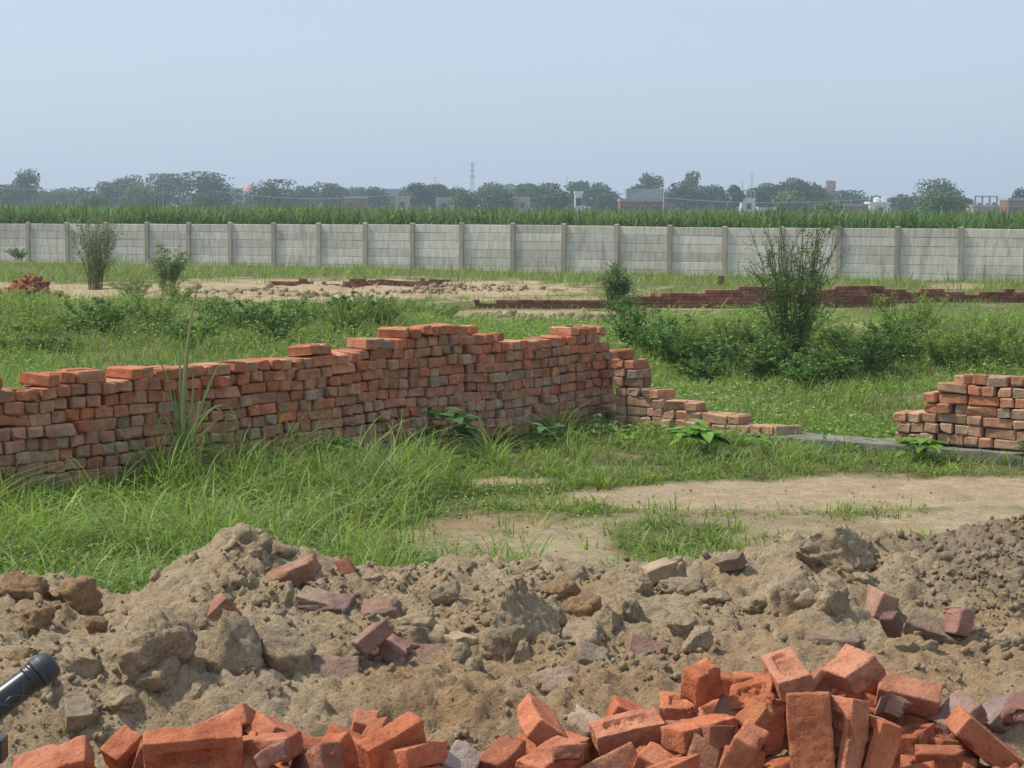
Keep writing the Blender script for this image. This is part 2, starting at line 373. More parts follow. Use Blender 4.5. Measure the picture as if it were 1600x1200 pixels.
# ------------------------------------------------------------------ bricks
def worn_brick(seed, L=.23, W=.11, Hh=.075, ch=.006, j=.004):
    g = np.random.default_rng(seed); hx, hy, hz = L / 2, W / 2, Hh / 2
    V = []; idx = {}
    for sx in (-1, 1):
        for sy in (-1, 1):
            for sz in (-1, 1):
                c = ch * g.uniform(.5, 1.5) + (.012 if g.random() < .08 else 0)
                for ax in range(3):
                    p = [sx * hx, sy * hy, sz * hz]
                    for k in range(3):
                        if k != ax: p[k] -= (sx, sy, sz)[k] * c
                    idx[(sx, sy, sz, ax)] = len(V); V.append(p)
    V = np.array(V) + g.normal(0, j * .45, (24, 3)); Q = []; T = []
    S = (-1, 1)
    for ax in range(3):
        o1, o2 = (ax + 1) % 3, (ax + 2) % 3
        for s in S:
            q = []
            for a, b in ((-1, -1), (1, -1), (1, 1), (-1, 1)):
                k = [0, 0, 0]; k[ax] = s; k[o1] = a; k[o2] = b; q.append(idx[(*k, ax)])
            Q.append(q if s > 0 else q[::-1])
            for s2 in S:                # edge chamfers between ax face s and o1 face s2
                k1 = [0, 0, 0]; k1[ax] = s; k1[o1] = s2
                a0 = list(k1); a0[o2] = -1; a1 = list(k1); a1[o2] = 1
                q = [idx[(*a0, ax)], idx[(*a1, ax)], idx[(*a1, o1)], idx[(*a0, o1)]]
                Q.append(q if s * s2 > 0 else q[::-1])
    for sx in S:
        for sy in S:
            for sz in S:
                q = [idx[(sx, sy, sz, 0)], idx[(sx, sy, sz, 1)], idx[(sx, sy, sz, 2)]]; T.append(q if sx * sy * sz > 0 else q[::-1])
    return V, np.array(Q), np.array(T)
WB = []; WBRAW = []
for s in range(14):
    L = .23 if s < 8 else [.12, .15, .10, .18, .13, .165][s - 8]
    v, q, t_ = worn_brick(s + 1, L, .11 + .004 * math.sin(s * 3), .072 + .002 * math.cos(s * 5), .0085, .008 if s < 8 else .011)
    WBRAW.append((v, q, t_)); WB.append(mesh_np('brick', v, [q, t_], mat=MAT_BRICK))
MUD = np.array([.50, .375, .25])
def stack_col(h):                       # weathered stack brick; splashed with mud towards the ground
    b = [(.50, .165, .08), (.47, .18, .09), (.46, .20, .11), (.55, .17, .075), (.42, .21, .125), (.53, .23, .125), (.31, .21, .14), (.47, .29, .16)]
    c = np.array(b[rng.choice(8, p=[.22, .2, .18, .12, .1, .1, .04, .04])]) * rng.uniform(.82, 1.22)
    k = np.clip(.66 - h * .95 + rng.normal(0, .15), .08, .8)
    return c + (MUD - c) * k
def mk_stack(label, A, B, prof, z0f, depth=.23, group=None, jut=.015, maxn=300, seed=0, cat='brick stack', rough_from=99, base=0):
    """A,B plan points of the front face foot; prof(s) -> top height in m above foot"""
    A = np.array(A, float); B = np.array(B, float); ln = np.linalg.norm(B - A); d = (B - A) / ln; nrm = np.array([d[1], -d[0]])   # towards the camera
    if nrm @ (-A) < 0: nrm = -nrm
    th = math.atan2(d[1], d[0])
    root = thing('brick_stack', label, cat, (A[0], A[1], z0f), group)
    C0 = .0808; K_ = 1.07; nb = 0; back = MB(); backT = []
    ss = np.linspace(0, ln, 200); ncmax = int(max(prof(s) for s in ss) / C0 + .6)
    wob = lambda s, c: .010 * math.sin(s * 2.1 + seed) * min(1, c / 4) + .008 * math.sin(s * 5.3 + c * .35 + seed * 2)
    for c in range(ncmax):
        s = rng.uniform(-.06, 0)
        while s < ln - .05:
            head = rng.random() < .86
            if head: vis, vi = .1125 * rng.uniform(.97, 1.06), rng.integers(0, 8)
            else:
                vi = rng.integers(0, 8) if rng.random() < .55 else rng.integers(8, 14)
                vis = (.232 if vi < 8 else [.12, .15, .10, .18, .13, .165][vi - 8]) * K_ + .003
            if s + vis > ln + .07 and s + vis - ln > vis * .5: break
            m = s + vis / 2; tp = prof(min(max(m, 0), ln))
            if (c + 1) * C0 > tp + C0 * .5: s += vis + .004; continue
            last = (c + 2) * C0 > tp + C0 * .5
            o = link('brick', WB[vi], root); o.scale = (K_, 1.0, K_); z = C0 * (c + .5) + wob(m, c) + rng.normal(0, .0015)
            L = .23 if head else vis
            off = (.23 / 2 if head else .055) + rng.normal(0, jut * .5) + (rng.random() < .14) * rng.uniform(-.045, .03)
            p = A + d * m - nrm * off - A
            o.location = (p[0], p[1], z)
            yaw = th + (math.pi / 2 if head else 0) + rng.normal(0, .05) + (rng.normal(0, .2) if last else 0)
            o.rotation_euler = (rng.normal(0, .032), rng.normal(0, .022) + (rng.normal(0, .05) if last and rng.random() < .3 else 0), yaw + (math.pi if rng.random() < .5 else 0))
            o.color = (*stack_col(z), 1); nb += 1
            if not head:                # the brick behind a stretcher
                p = A + d * m - nrm * (.055 + .118) - A
                if last:
                    o2 = link('brick', WB[rng.integers(0, 8)], root); o2.scale = (K_, K_, K_); o2.location = (p[0], p[1], z + rng.normal(0, .003)); o2.rotation_euler = (0, 0, th + rng.normal(0, .06)); o2.color = (*stack_col(z), 1); nb += 1
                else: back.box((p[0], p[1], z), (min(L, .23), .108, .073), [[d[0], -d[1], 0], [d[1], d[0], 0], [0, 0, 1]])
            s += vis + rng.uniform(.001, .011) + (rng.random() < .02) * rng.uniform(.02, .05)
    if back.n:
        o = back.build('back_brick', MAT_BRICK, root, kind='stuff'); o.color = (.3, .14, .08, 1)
    return root, nb
def course_px_left(px): return 18 - .00565 * (px - 50)
def left_pt(px): D = 225 / course_px_left(px); return at(px, 600, D)[:2]
def right_pt(px): D = 225 / (13.2 + (px - 955) * .003); return at(px, 600, D)[:2]
def prof_from(table, A, B, Dfun, z0):
    A = np.array(A); B = np.array(B); ln = np.linalg.norm(B - A)
    ps = []; hs = []
    for px, py in table:
        D = Dfun(px); P = at(px, py, D); ps.append(np.dot(P[:2] - A, (B - A) / ln)); hs.append(P[2] - z0)
    ps = np.array(ps); hs = np.array(hs)
    def f(s):
        k = np.searchsorted(ps, s, 'right') - 1; return hs[min(max(k, 0), len(hs) - 1)]
    return f
DL = lambda px: 225 / course_px_left(px)
DR = lambda px: 225 / (13.2 + (px - 955) * .003)
PROF_L = [(-200, 590), (-30, 596), (26, 622), (48, 608), (70, 590), (165, 596), (193, 575), (330, 570), (385, 567), (484, 547), (512, 562), (535, 546), (566, 538), (601, 529), (620, 510), (663, 517), (745, 514), (785, 529), (812, 534), (842, 522), (885, 517), (942, 532), (960, 532)]
Z_L = -.03
spans = [(-150, 24, 'weathered brick stack end left of the gap, dull red, half hidden by grass'), (24, 168, 'short uneven section of weathered brick stack with two bricks capping it'), (168, 717, 'long sagging dry stacked wall of weathered red bricks behind the tall reed clump'),
         (717, 822, 'tall narrow section of brick stack with straight vertical joints on both sides'), (822, 962, 'tall end section of dry stacked brick wall meeting the stepped low run')]
for i, (p0, p1, lab) in enumerate(spans):
    A, B = left_pt(p0), left_pt(p1); n_ = mk_stack(lab, A, B, prof_from(PROF_L, A, B, DL, Z_L), Z_L, seed=i)[1]
PROF_R = [(955, 549), (975, 562), (990, 584), (1000, 602), (1019, 615), (1038, 631), (1075, 647), (1154, 662), (1245, 900)]
A, B = right_pt(964), right_pt(1240); mk_stack('stepped run of red bricks descending along the concrete plinth', A, B, prof_from(PROF_R, A, B, DR, -.0), .0, seed=9, jut=.005)
PROF_RR = [(1400, 648), (1425, 634), (1440, 612), (1475, 594), (1498, 580), (1515, 590), (1536, 582), (1700, 582)]
A, B = right_pt(1408), right_pt(1780); mk_stack('separate squared brick stack with toppled bricks on its sloping end, on concrete plinth', A, B, prof_from(PROF_RR, A, B, DR, .05), .05, seed=12)
# concrete plinth beam under the right run
A, B = right_pt(845), right_pt(1800); A3 = right_pt(1000); B3 = right_pt(1700); dd = (B3 - A3) / np.linalg.norm(B3 - A3); A = A3 - dd * 1.1; B = B3 + dd * 1.0
nn = np.array([dd[1], -dd[0]]); nn = nn if nn @ -A > 0 else -nn
pl = MB(); N = 40
prs = []
for k in range(N + 1):
    c = A + (B - A) * k / N; wv = .006 * math.sin(k * 1.7); zt = -.004 + .05 * sstep(0, 1, k / N) + .004 * math.sin(k * 2.3)
    f_ = c + nn * (.05 + wv); b_ = c - nn * .30
    prs += [(f_[0], f_[1], -.35), (f_[0] - nn[0] * .004, f_[1] - nn[1] * .004, zt - .012), (f_[0] - nn[0] * .016, f_[1] - nn[1] * .016, zt), (b_[0], b_[1], zt), (b_[0], b_[1], -.35)]
pl.add(prs, [[5 * k + j, 5 * k + 5 + j, 5 * k + 6 + j, 5 * k + 1 + j] for k in range(N) for j in range(4)])
o = pl.build('concrete_plinth', plain('grey_concrete', (.19, .18, .15), .9, .15, .35, 5, .5)); tag(o, 'low grey concrete plinth beam running out from under the stepped bricks', 'plinth')
# ------------------------------------------------------------------ moulded bricks of the near heap
def seg_d(x, y, a, b):
    ax, ay = a; bx, by = b; dx, dy = bx - ax, by - ay; t = np.clip(((x - ax) * dx + (y - ay) * dy) / (dx * dx + dy * dy), 0, 1)
    return np.hypot(x - ax - t * dx, y - ay - t * dy)
def letters(x, y, yoff):                 # raised I B F in the frog, x along the brick
    h = .0135; d = np.full(x.shape, 9.0); S = []
    S += [((-.042, -h), (-.042, h))]
    S += [((-.012, -h), (-.012, h)), ((-.012, h), (.006, h)), ((-.012, 0), (.006, 0)), ((-.012, -h), (.006, -h)), ((.009, .003), (.009, h - .003)), ((.009, -h + .003), (.009, -.003))]
    S += [((.036, -h), (.036, h)), ((.036, h), (.056, h)), ((.036, 0), (.051, 0))]
    for a, b in S: d = np.minimum(d, seg_d(x, y - yoff, a, b))
    return 1 - sstep(.0022, .0046, d)
def moulded(seed, L, sc, frog, cell):
    W, Hh = .11 * sc, .075 * sc; half = np.array([L, W, Hh]) / 2
    n = [max(3, int(round(v / cell))) for v in (L, W, Hh)]
    key = {}; P = []; Q = []
    def vid(i, j, k):
        t = (i, j, k)
        if t not in key: key[t] = len(P); P.append((2 * i / n[0] - 1, 2 * j / n[1] - 1, 2 * k / n[2] - 1))
        return key[t]
    for k, fl in ((0, 1), (n[2], 0)):
        for i in range(n[0]):
            for j in range(n[1]):
                q = [vid(i, j, k), vid(i + 1, j, k), vid(i + 1, j + 1, k), vid(i, j + 1, k)]; Q.append(q[::-1] if fl else q)
    for j, fl in ((0, 0), (n[1], 1)):
        for i in range(n[0]):
            for k in range(n[2]):
                q = [vid(i, j, k), vid(i + 1, j, k), vid(i + 1, j, k + 1), vid(i, j, k + 1)]; Q.append(q[::-1] if fl else q)
    for i, fl in ((0, 1), (n[0], 0)):
        for j in range(n[1]):
            for k in range(n[2]):
                q = [vid(i, j, k), vid(i, j + 1, k), vid(i, j + 1, k + 1), vid(i, j, k + 1)]; Q.append(q[::-1] if fl else q)
    U = np.array(P); P = U * half; so = seed * 7.31
    r_ = .0032 * sc + .006 * np.clip(vn([P[:, 0] * 22 + so, P[:, 1] * 22, P[:, 2] * 22], 5) - .35, 0, 1)
    inner = np.sign(P) * np.maximum(np.abs(P) - 0, 0); lim = half[None] - r_[:, None]
    q = np.clip(P, -lim, lim); dl = P - q; nl = np.linalg.norm(dl, axis=1)[:, None] + 1e-9; nr = dl / nl
    Pn = q + nr * r_[:, None]
    edge = ((np.abs(P) > lim - .006).sum(1) >= 2)
    ns = fbm([P[:, 0] * 30 + so, P[:, 1] * 30, P[:, 2] * 30 + so], seed, 4, .6)
    chip = np.clip(vn([P[:, 0] * 16 + so, P[:, 1] * 16 + 3, P[:, 2] * 16], seed + 3) - .62, 0, 1)
    crk = np.clip(.12 - np.abs(fbm([P[:, 0] * 11 + so, P[:, 1] * 26, P[:, 2] * 26 + so], seed + 21, 3, .6)), 0, 1)
    Pn -= nr * (.0065 * (ns + .1) + .022 * crk * (vn([P[:, 0] * 7 + so, P[:, 1] * 7, P[:, 2] * 7], seed + 8) > .62))[:, None] + np.sign(P) * (edge * chip * .05)[:, None] * .6
    # slight warp of the hand-moulded block
    Pn[:, 2] += .003 * np.sin(U[:, 0] * 2 + so) ; Pn[:, 1] += .0025 * np.cos(U[:, 0] * 1.7 + so)
    if L < .185:                         # snapped end
        e = sstep(.55, 1, U[:, 0]); brk = fbm([U[:, 1] * 1.4 + so, U[:, 2] * 1.4 + so], seed + 40, 4, .6)
        Pn[:, 0] += e * (brk * .05 + .012 * U[:, 2] * math.sin(so) + .016 * U[:, 1] * math.cos(so))
    if frog:
        topm = (U[:, 2] > .999); a = min(.078 * sc, L / 2 - .026); b = .026 * sc; rr = .018 * sc
        x, y = P[:, 0], P[:, 1]
        qx = np.abs(x) - (a - rr); qy = np.abs(y) - (b - rr)
        d = np.hypot(np.maximum(qx, 0), np.maximum(qy, 0)) + np.minimum(np.maximum(qx, qy), 0) - rr + .003 * fbm([x * 60 + so, y * 60], 3, 2)
        dep = sstep(0.0005, -.008, d) if False else 1 - sstep(-.008, .0005, d)
        fl = .017 * sc * dep
        fl = fl - letters(x / sc, y / sc, 0) * .0075 * sc * (dep > .9)
        Pn[:, 2] -= np.where(topm, fl + .0015 * fbm([x * 90, y * 90 + so], 9, 2), 0)
    return mesh_np('brick', Pn, np.array(Q), True, mat=MAT_BRICK)
POSES = [
 ('b1',0.229,1.002,(-1.341, 5.522, 0.255),(0.955, 0.257, -0.139, 0.052),0),
 ('b2',0.231,1.004,(-1.15, 5.669, 0.218),(-0.026, 0.686, -0.445, 0.575),1),
 ('b3',0.13,0.852,(-1.063, 5.559, 0.249),(0.654, -0.464, -0.325, -0.502),0),
 ('b4',0.286,1.193,(-0.923, 5.487, 0.313),(0.59, 0.803, 0.062, 0.06),1),
 ('b5',0.266,1.12,(-0.764, 5.494, 0.227),(0.901, 0.341, 0.033, -0.266),0),
 ('b6',0.226,0.997,(-0.892, 5.827, 0.275),(0.924, -0.301, -0.198, -0.13),0),
 ('b7',0.252,1.058,(-0.685, 5.811, 0.251),(0.891, 0.027, 0.293, 0.346),0),
 ('b10',0.207,0.914,(-0.72, 5.548, 0.306),(0.213, -0.094, 0.013, 0.972),0),
 ('b11',0.238,1.023,(-0.567, 5.518, 0.263),(0.684, 0.516, -0.453, -0.247),0),
 ('b12',0.238,1.003,(-0.483, 5.521, 0.241),(0.023, 0.58, -0.306, 0.755),0),
 ('b13',0.093,0.965,(-0.451, 5.934, 0.268),(0.99, 0.093, 0.099, 0.029),0),
 ('b14',0.166,0.914,(-0.358, 5.697, 0.284),(0.868, -0.28, 0.303, 0.276),0),
 ('b15',0.194,0.875,(-0.27, 5.41, 0.325),(0.873, -0.121, 0.004, 0.472),0),
 ('b16',0.202,0.896,(-0.338, 5.408, 0.363),(0.529, 0.77, 0.155, 0.321),0),
 ('b17',0.206,0.994,(-0.184, 5.374, 0.256),(0.997, -0.035, 0.065, -0.017),0),
 ('b19',0.159,0.846,(-0.028, 5.563, 0.276),(0.843, 0.107, -0.089, 0.52),0),
 ('b20',0.229,0.997,(0.096, 5.83, 0.308),(0.609, 0.241, 0.201, 0.729),0),
 ('b21',0.216,0.912,(0.12, 5.546, 0.271),(0.892, 0.073, -0.024, 0.445),0),
 ('b22',0.091,0.929,(0.198, 5.79, 0.247),(0.984, 0.089, -0.127, 0.085),0),
 ('b24',0.216,0.94,(0.36, 5.743, 0.312),(0.978, 0.155, -0.078, 0.116),1),
 ('b25',0.209,0.906,(0.398, 6.115, 0.247),(0.758, 0.276, -0.234, -0.543),0),
 ('b26',0.244,1.048,(0.532, 5.989, 0.307),(0.739, -0.001, 0.015, 0.674),1),
 ('b27',0.169,0.812,(0.567, 5.924, 0.3),(0.671, 0.006, -0.093, 0.736),0),
 ('b28',0.23,0.998,(0.576, 5.68, 0.324),(0.945, -0.035, -0.021, 0.325),0),
 ('b29',0.095,0.953,(0.428, 5.535, 0.27),(0.949, 0.131, 0.181, -0.223),0),
 ('b30',0.23,1.006,(0.284, 5.52, 0.238),(0.808, 0.491, 0.025, 0.324),0),
 ('b31',0.158,0.972,(0.449, 5.381, 0.277),(0.94, -0.083, -0.142, 0.3),1),
 ('b32',0.143,0.841,(0.57, 5.564, 0.265),(0.378, -0.644, -0.639, -0.182),0),
 ('b33',0.215,0.948,(0.577, 5.691, 0.316),(0.478, -0.032, 0.101, 0.872),0),
 ('b34',0.102,0.958,(0.652, 5.29, 0.336),(0.182, -0.757, -0.207, -0.592),0),
 ('b35',0.119,0.998,(0.596, 5.842, 0.441),(0.752, -0.561, -0.261, 0.227),0),
 ('b36',0.096,0.956,(0.762, 6.046, 0.38),(0.998, -0.01, 0.018, -0.059),0),
 ('b37',0.211,0.959,(0.859, 5.853, 0.465),(0.748, 0.152, -0.016, -0.646),1),
 ('b38',0.165,0.948,(0.767, 5.848, 0.393),(0.885, 0.298, -0.296, -0.202),1),
 ('b39',0.204,0.901,(0.951, 5.86, 0.395),(0.744, 0.439, 0.133, 0.486),1),
 ('b40',0.174,1.02,(0.791, 5.826, 0.319),(0.681, 0.261, -0.683, 0.028),1),
 ('b41',0.088,0.847,(0.686, 5.868, 0.34),(0.914, 0.347, 0.086, -0.193),0),
 ('b42',0.232,1.006,(0.641, 5.279, 0.345),(0.235, -0.536, 0.037, 0.81),0),
 ('b43',0.262,1.133,(0.844, 5.257, 0.426),(0.394, -0.565, -0.535, -0.489),0),
 ('b44',0.255,1.063,(0.931, 5.271, 0.413),(0.737, 0.17, -0.589, 0.285),1),
 ('b45',0.21,1.029,(1.016, 5.276, 0.377),(0.803, 0.122, -0.563, 0.155),1),
 ('b46',0.135,1.085,(1.058, 5.827, 0.485),(0.816, 0.289, -0.109, -0.489),0),
 ('b47',0.196,0.976,(1.258, 5.941, 0.38),(0.968, 0.205, 0.074, -0.126),0),
 ('b48',0.067,0.9,(1.189, 5.857, 0.359),(0.954, -0.202, 0.217, 0.05),1),
 ('b49',0.2,0.887,(1.231, 5.753, 0.287),(0.848, -0.054, -0.035, 0.526),1),
 ('b50',0.112,0.964,(1.223, 5.386, 0.314),(0.736, -0.665, 0.045, -0.12),0),
 ('b51',0.17,0.985,(1.21, 5.379, 0.288),(0.994, 0.1, -0.001, -0.05),1),
 ('b52',0.244,1.028,(1.47, 5.819, 0.263),(0.062, -0.334, 0.035, -0.94),0),
 ('r1',0.22,0.997,(-0.91, 7.884, 0.374),(0.964, 0.114, -0.205, -0.124),0),
 ('r2',0.235,1.002,(-0.728, 7.506, 0.319),(0.977, 0.126, 0.094, -0.142),0),
 ('r3',0.191,0.99,(-1.131, 7.224, 0.313),(0.737, -0.547, -0.383, -0.102),0),
 ('r4',0.226,0.997,(-0.698, 7.184, 0.382),(0.966, 0.194, -0.069, -0.156),0),
 ('r5',0.131,1.057,(-0.486, 7.087, 0.388),(0.979, 0.165, -0.104, -0.057),0),
 ('r6',0.11,0.995,(-0.401, 6.745, 0.321),(0.971, 0.042, 0.208, -0.113),0),
 ('r8',0.085,0.978,(-0.193, 6.863, 0.319),(0.954, 0.012, 0.134, -0.268),0),
 ('r9',0.19,0.989,(-0.575, 6.104, 0.395),(0.941, 0.338, 0.02, 0.012),0),
 ('r10',0.217,0.997,(-0.288, 6.327, 0.386),(0.96, 0.271, -0.002, 0.063),0),
 ('r11',0.199,0.992,(0.134, 6.227, 0.325),(0.958, 0.244, -0.057, 0.139),0),
 ('r12',0.121,1.0,(0.272, 6.35, 0.389),(0.962, 0.222, 0.147, 0.065),0),
 ('r13',0.142,0.975,(0.456, 6.384, 0.397),(0.936, 0.31, 0.158, -0.049),0),
 ('r14',0.214,0.995,(1.52, 6.777, 0.396),(0.949, 0.209, 0.125, -0.2),0),
 ('r15',0.091,0.927,(1.685, 7.134, 0.354),(0.101, -0.784, -0.211, -0.574),0),
 ('r17',0.226,0.976,(1.472, 7.609, 0.33),(0.641, 0.405, -0.374, -0.534),0),
 ('r18',0.189,0.99,(1.184, 6.878, 0.322),(0.992, 0.012, -0.002, -0.127),0),
 ('r20',0.117,0.966,(1.51, 5.801, 0.364),(0.904, 0.114, -0.4, 0.103),0),
 ('r21',0.107,0.994,(-1.317, 5.785, 0.341),(0.968, 0.199, 0.026, 0.15),0),
]
LBL = {
 'b1': 'broad orange brick lying tilted in the low heap, beside a dusty half buried one', 'b2': 'orange brick standing on end in the low heap, hollowed face turned aside',
 'b4': 'orange brick on edge showing raised letters IB in its hollow, in the low heap', 'b6': 'orange brick tilted on its long edge like a ridge on the low heap',
 'b7': 'orange brick sloping down beside the ridge tilted one in the low heap', 'b11': 'purplish brick slab leaning in the low heap', 'b12': 'large orange brick standing upright with a worn pointed top in the low heap',
 'b14': 'orange brick with its snapped end up and its side sloping toward the dark soil hollow', 'b24': 'orange brick with its long hollowed face up, at the foot of the tall heap', 'b26': 'pale orange brick lying flat behind another with only the end of its hollow showing',
 'b27': 'orange brick lying end on over the flat hollowed one in the tall heap', 'b30': 'orange brick leaning with a pointed corner up in front of the long hollowed brick', 'b35': 'pitted broken brick standing on its snapped end at the side of the tall heap',
 'b37': 'orange brick with IBF lettering in its hollow, tipped toward the viewer on the tall heap', 'b38': 'orange brick on edge below the IBF lettered one, dark end turned out', 'b40': 'snapped orange brick standing upright beside the tall smooth slab brick',
 'b42': 'orange brick lying head down across the front of the tall heap', 'b43': 'tall smooth brown brick standing on end in the middle of the tall heap', 'b44': 'brick standing on end with lettered hollow, right against the tall smooth one',
 'b45': 'leaning brick with lettered hollow beside two others standing on end', 'b46': 'big blocky orange brick perched on top of the tall heap', 'b47': 'long orange brick lying sideways just behind the perched top brick', 'b49': 'brick with a shadowed lettered hollow under the sideways one',
 'b51': 'orange brick lying flat, long hollow facing up, before the tall heap', 'b52': 'long orange brick sliding off the end of the tall heap onto bare soil',
 'r1': 'dusty pink brick slanting out of the soil below the pointed earth mound', 'r2': 'soil caked brick lying below the slanting pink one', 'r3': 'thin red brick edge sticking out of the slope of the earth mound', 'r4': 'dark purple overburnt brick lying on the bank below the earth mound',
 'r5': 'dark brown broken brick next to the purple overburnt one', 'r6': 'mottled maroon brick piece below the dark brown broken one', 'r8': 'pale tan brick piece lying flat on the crumbly bank', 'r9': 'dark crusted brick half sunk in the bank above the low heap', 'r10': 'reddish brick sliver showing flush with the bank surface',
 'r11': 'muddy brick on edge with an empty hollow, set in the bank', 'r12': 'grey brown brick stub poking from the bank beside the muddy hollowed one', 'r13': 'maroon brick lying on the bank above the gap between the heaps', 'r14': 'grey brown brick propped on the soil behind the tall heap',
 'r15': 'pink brick half leaning against the propped grey brown one', 'r17': 'dusty pink brick piece under the big overhanging earth block', 'r18': 'narrow grey pink brick edge nearly buried behind the tall heap', 'r20': 'purple grey brick standing in the soil beyond the end of the tall heap', 'r21': 'dusty tan brick half sunk behind the broad tilted orange one'}
RCOL = {'r1': (.34, .19, .12), 'r2': (.36, .25, .17), 'r3': (.38, .20, .125), 'r4': (.22, .145, .12), 'r5': (.29, .18, .13), 'r6': (.33, .19, .14), 'r8': (.46, .34, .2), 'r9': (.27, .18, .125), 'r10': (.30, .19, .13), 'r11': (.33, .24, .16), 'r12': (.29, .22, .15),
        'r13': (.32, .19, .14), 'r14': (.26, .19, .13), 'r15': (.36, .19, .14), 'r17': (.38, .22, .15), 'r18': (.28, .20, .15), 'r20': (.29, .205, .17), 'r21': (.31, .24, .16), 'b11': (.30, .14, .09), 'b43': (.42, .145, .07), 'b41': (.30, .16, .095), 'b32': (.36, .17, .09), 'b48': (.36, .19, .13)}
ANCH = [('b1', 'the broad tilted orange brick'), ('b4', 'the brick lettered IB'), ('b6', 'the ridge tilted brick'), ('b12', 'the upright brick with pointed top'), ('b14', 'the snapped end up brick'), ('b21', 'the gap between both heaps'), ('b24', 'the long hollowed brick'), ('b27', 'the end on brick'), ('b30', 'the brick leaning corner up'), ('b35', 'the pitted broken brick'), ('b37', 'the IBF lettered brick'), ('b40', 'the upright snapped brick'), ('b43', 'the tall smooth brown brick'), ('b46', 'the perched top brick'), ('b47', 'the long sideways brick'), ('b51', 'the flat brick with its hollow up'), ('b52', 'the brick sliding off the heap')]
RANCH = [('r1', 'the slanting pink brick'), ('r3', 'the thin red brick edge'), ('r4', 'the dark purple brick'), ('r6', 'the mottled maroon brick piece'), ('r8', 'the pale tan brick piece'), ('r9', 'the dark crusted brick'), ('r10', 'the flush reddish brick sliver'), ('r11', 'the muddy hollowed brick'), ('r13', 'the maroon brick on the bank'), ('r14', 'the propped grey brown brick'), ('r17', 'the dusty pink brick'), ('r18', 'the nearly buried brick edge'), ('r20', 'the purple grey standing brick'), ('r21', 'the half sunk dusty tan brick')]
PD = {p[0]: p for p in POSES}
def near_to(P, anchors):
    return min(anchors, key=lambda a: float(np.linalg.norm(np.array(PD[a[0]][3]) - np.array(P))))[1]

for k, (nm, L, sc, loc, q, fr) in enumerate(POSES):
    me = moulded(k + 1, L, sc, fr, .0042 if fr else .0078)
    if nm[0] == 'r':                     # slide along the line of sight until it beds into the soil
        d_ = np.array(loc) - CAM; tt = np.arange(.9, 1.35, .002); Pq = CAM + tt[:, None] * d_; dz_ = Pq[:, 2] - H(Pq[:, 0], Pq[:, 1]) - {'r10': -.03, 'r18': -.03, 'r14': .03, 'r15': .05, 'r9': -.015, 'r3': -.03, 'r13': -.01, 'r11': -.015, 'r12': -.01, 'r1': .02, 'r4': .0, 'r20': .03}.get(nm, .005)
        kq = int(np.argmax(dz_ < 0)); loc = tuple(Pq[kq]) if dz_[kq] < 0 else loc
    o = link('brick', me); o.location = loc; o.rotation_mode = 'QUATERNION'; o.rotation_quaternion = q
    g = rng.uniform(.88, 1.1)
    tn = rng.random(); g *= .78 if rng.random() < .2 else 1; c = RCOL.get(nm) or ((.52 - .06 * tn) * g, (.165 + .045 * tn) * g, (.076 + .05 * tn) * g)
    o.color = (*c, 1)
    low = loc[0] < -.1
    tag(o, LBL.get(nm) or ('%s orange brick wedged against %s' % ('snapped' if L < .185 else 'whole', near_to(loc, ANCH))), 'brick',
        'half buried bricks on the soil bank' if nm[0] == 'r' else ('loose bricks of the low heap' if low else 'loose bricks of the tall heap'))
# the bricks underneath that carry the heap
fill = [moulded(200 + i, .225, 1, 0, .011) for i in range(4)]
nf = 0
for i in range(900):                     # only where they stay beneath and behind the bricks on show
    if nf >= 60: break
    low_ = nf % 2; x = rng.uniform(-1.45, -.12) if low_ else rng.uniform(.02, 1.5); y = rng.uniform(5.2, 6.0); z = float(H(x, y)) + rng.uniform(.03, .24)
    ppx, ppy, pd = proj(np.array([x, y, z]))
    own = [proj(np.array(p_[3])) for p_ in POSES if p_[0][0] == 'b']; nb_ = [q for q in own if abs(q[0] - ppx) < 75]
    if not nb_: continue
    surf = min(q[1] for q in nb_)
    if ppy < 1250 and (ppy < surf + 22 or pd < max([q[2] for q in nb_ if abs(q[1] - ppy) < 60] or [0]) + .02): continue
    nf += 1; i = low_
    o = link('brick', fill[nf % 4]); o.location = (x, y, z); o.rotation_euler = (rng.normal(0, .35), rng.normal(0, .35), rng.uniform(0, 6.3)); g = rng.uniform(.85, 1.1)
    o.color = (.48 * g, .158 * g, .074 * g, 1)
    tag(o, 'orange brick deep in the %s heap beneath %s' % ('low' if i % 2 else 'tall', near_to((x, y, .3), ANCH)), 'brick', 'loose bricks of the low heap' if i % 2 else 'loose bricks of the tall heap')
for (px, py, D) in [(1060, 1152, 6.08), (1092, 1168, 5.98), (1036, 1168, 6.05), (1150, 1104, 6.12), (1188, 1112, 6.1), (1300, 1104, 6.1), (1350, 1122, 6.08), (1424, 1156, 6.05), (1400, 1120, 6.1), (1250, 1112, 6.12), (1125, 1165, 6.0), (900, 1170, 5.98), (962, 1152, 6.12), (860, 1176, 5.98), (1004, 1128, 6.2), (1336, 1080, 6.15), (1168, 1078, 6.18), (1100, 1115, 6.2), (1480, 1170, 5.95), (1070, 1185, 5.85), (640, 1180, 5.9), (560, 1170, 5.92), (430, 1175, 5.9), (500, 1180, 5.88), (330, 1180, 5.85), (240, 1180, 5.9)]:
    o = link('brick', fill[int(px) % 4]); o.location = at(px, py, D); o.rotation_euler = (rng.normal(0, .3), rng.normal(0, .3), rng.uniform(0, 6.3)); g = rng.uniform(.8, 1.05); o.color = (.46 * g, .155 * g, .075 * g, 1)
    tag(o, 'orange brick supporting %s from behind' % near_to(at(px, py, D), ANCH), 'brick', 'loose bricks of the low heap' if px < 760 else 'loose bricks of the tall heap')
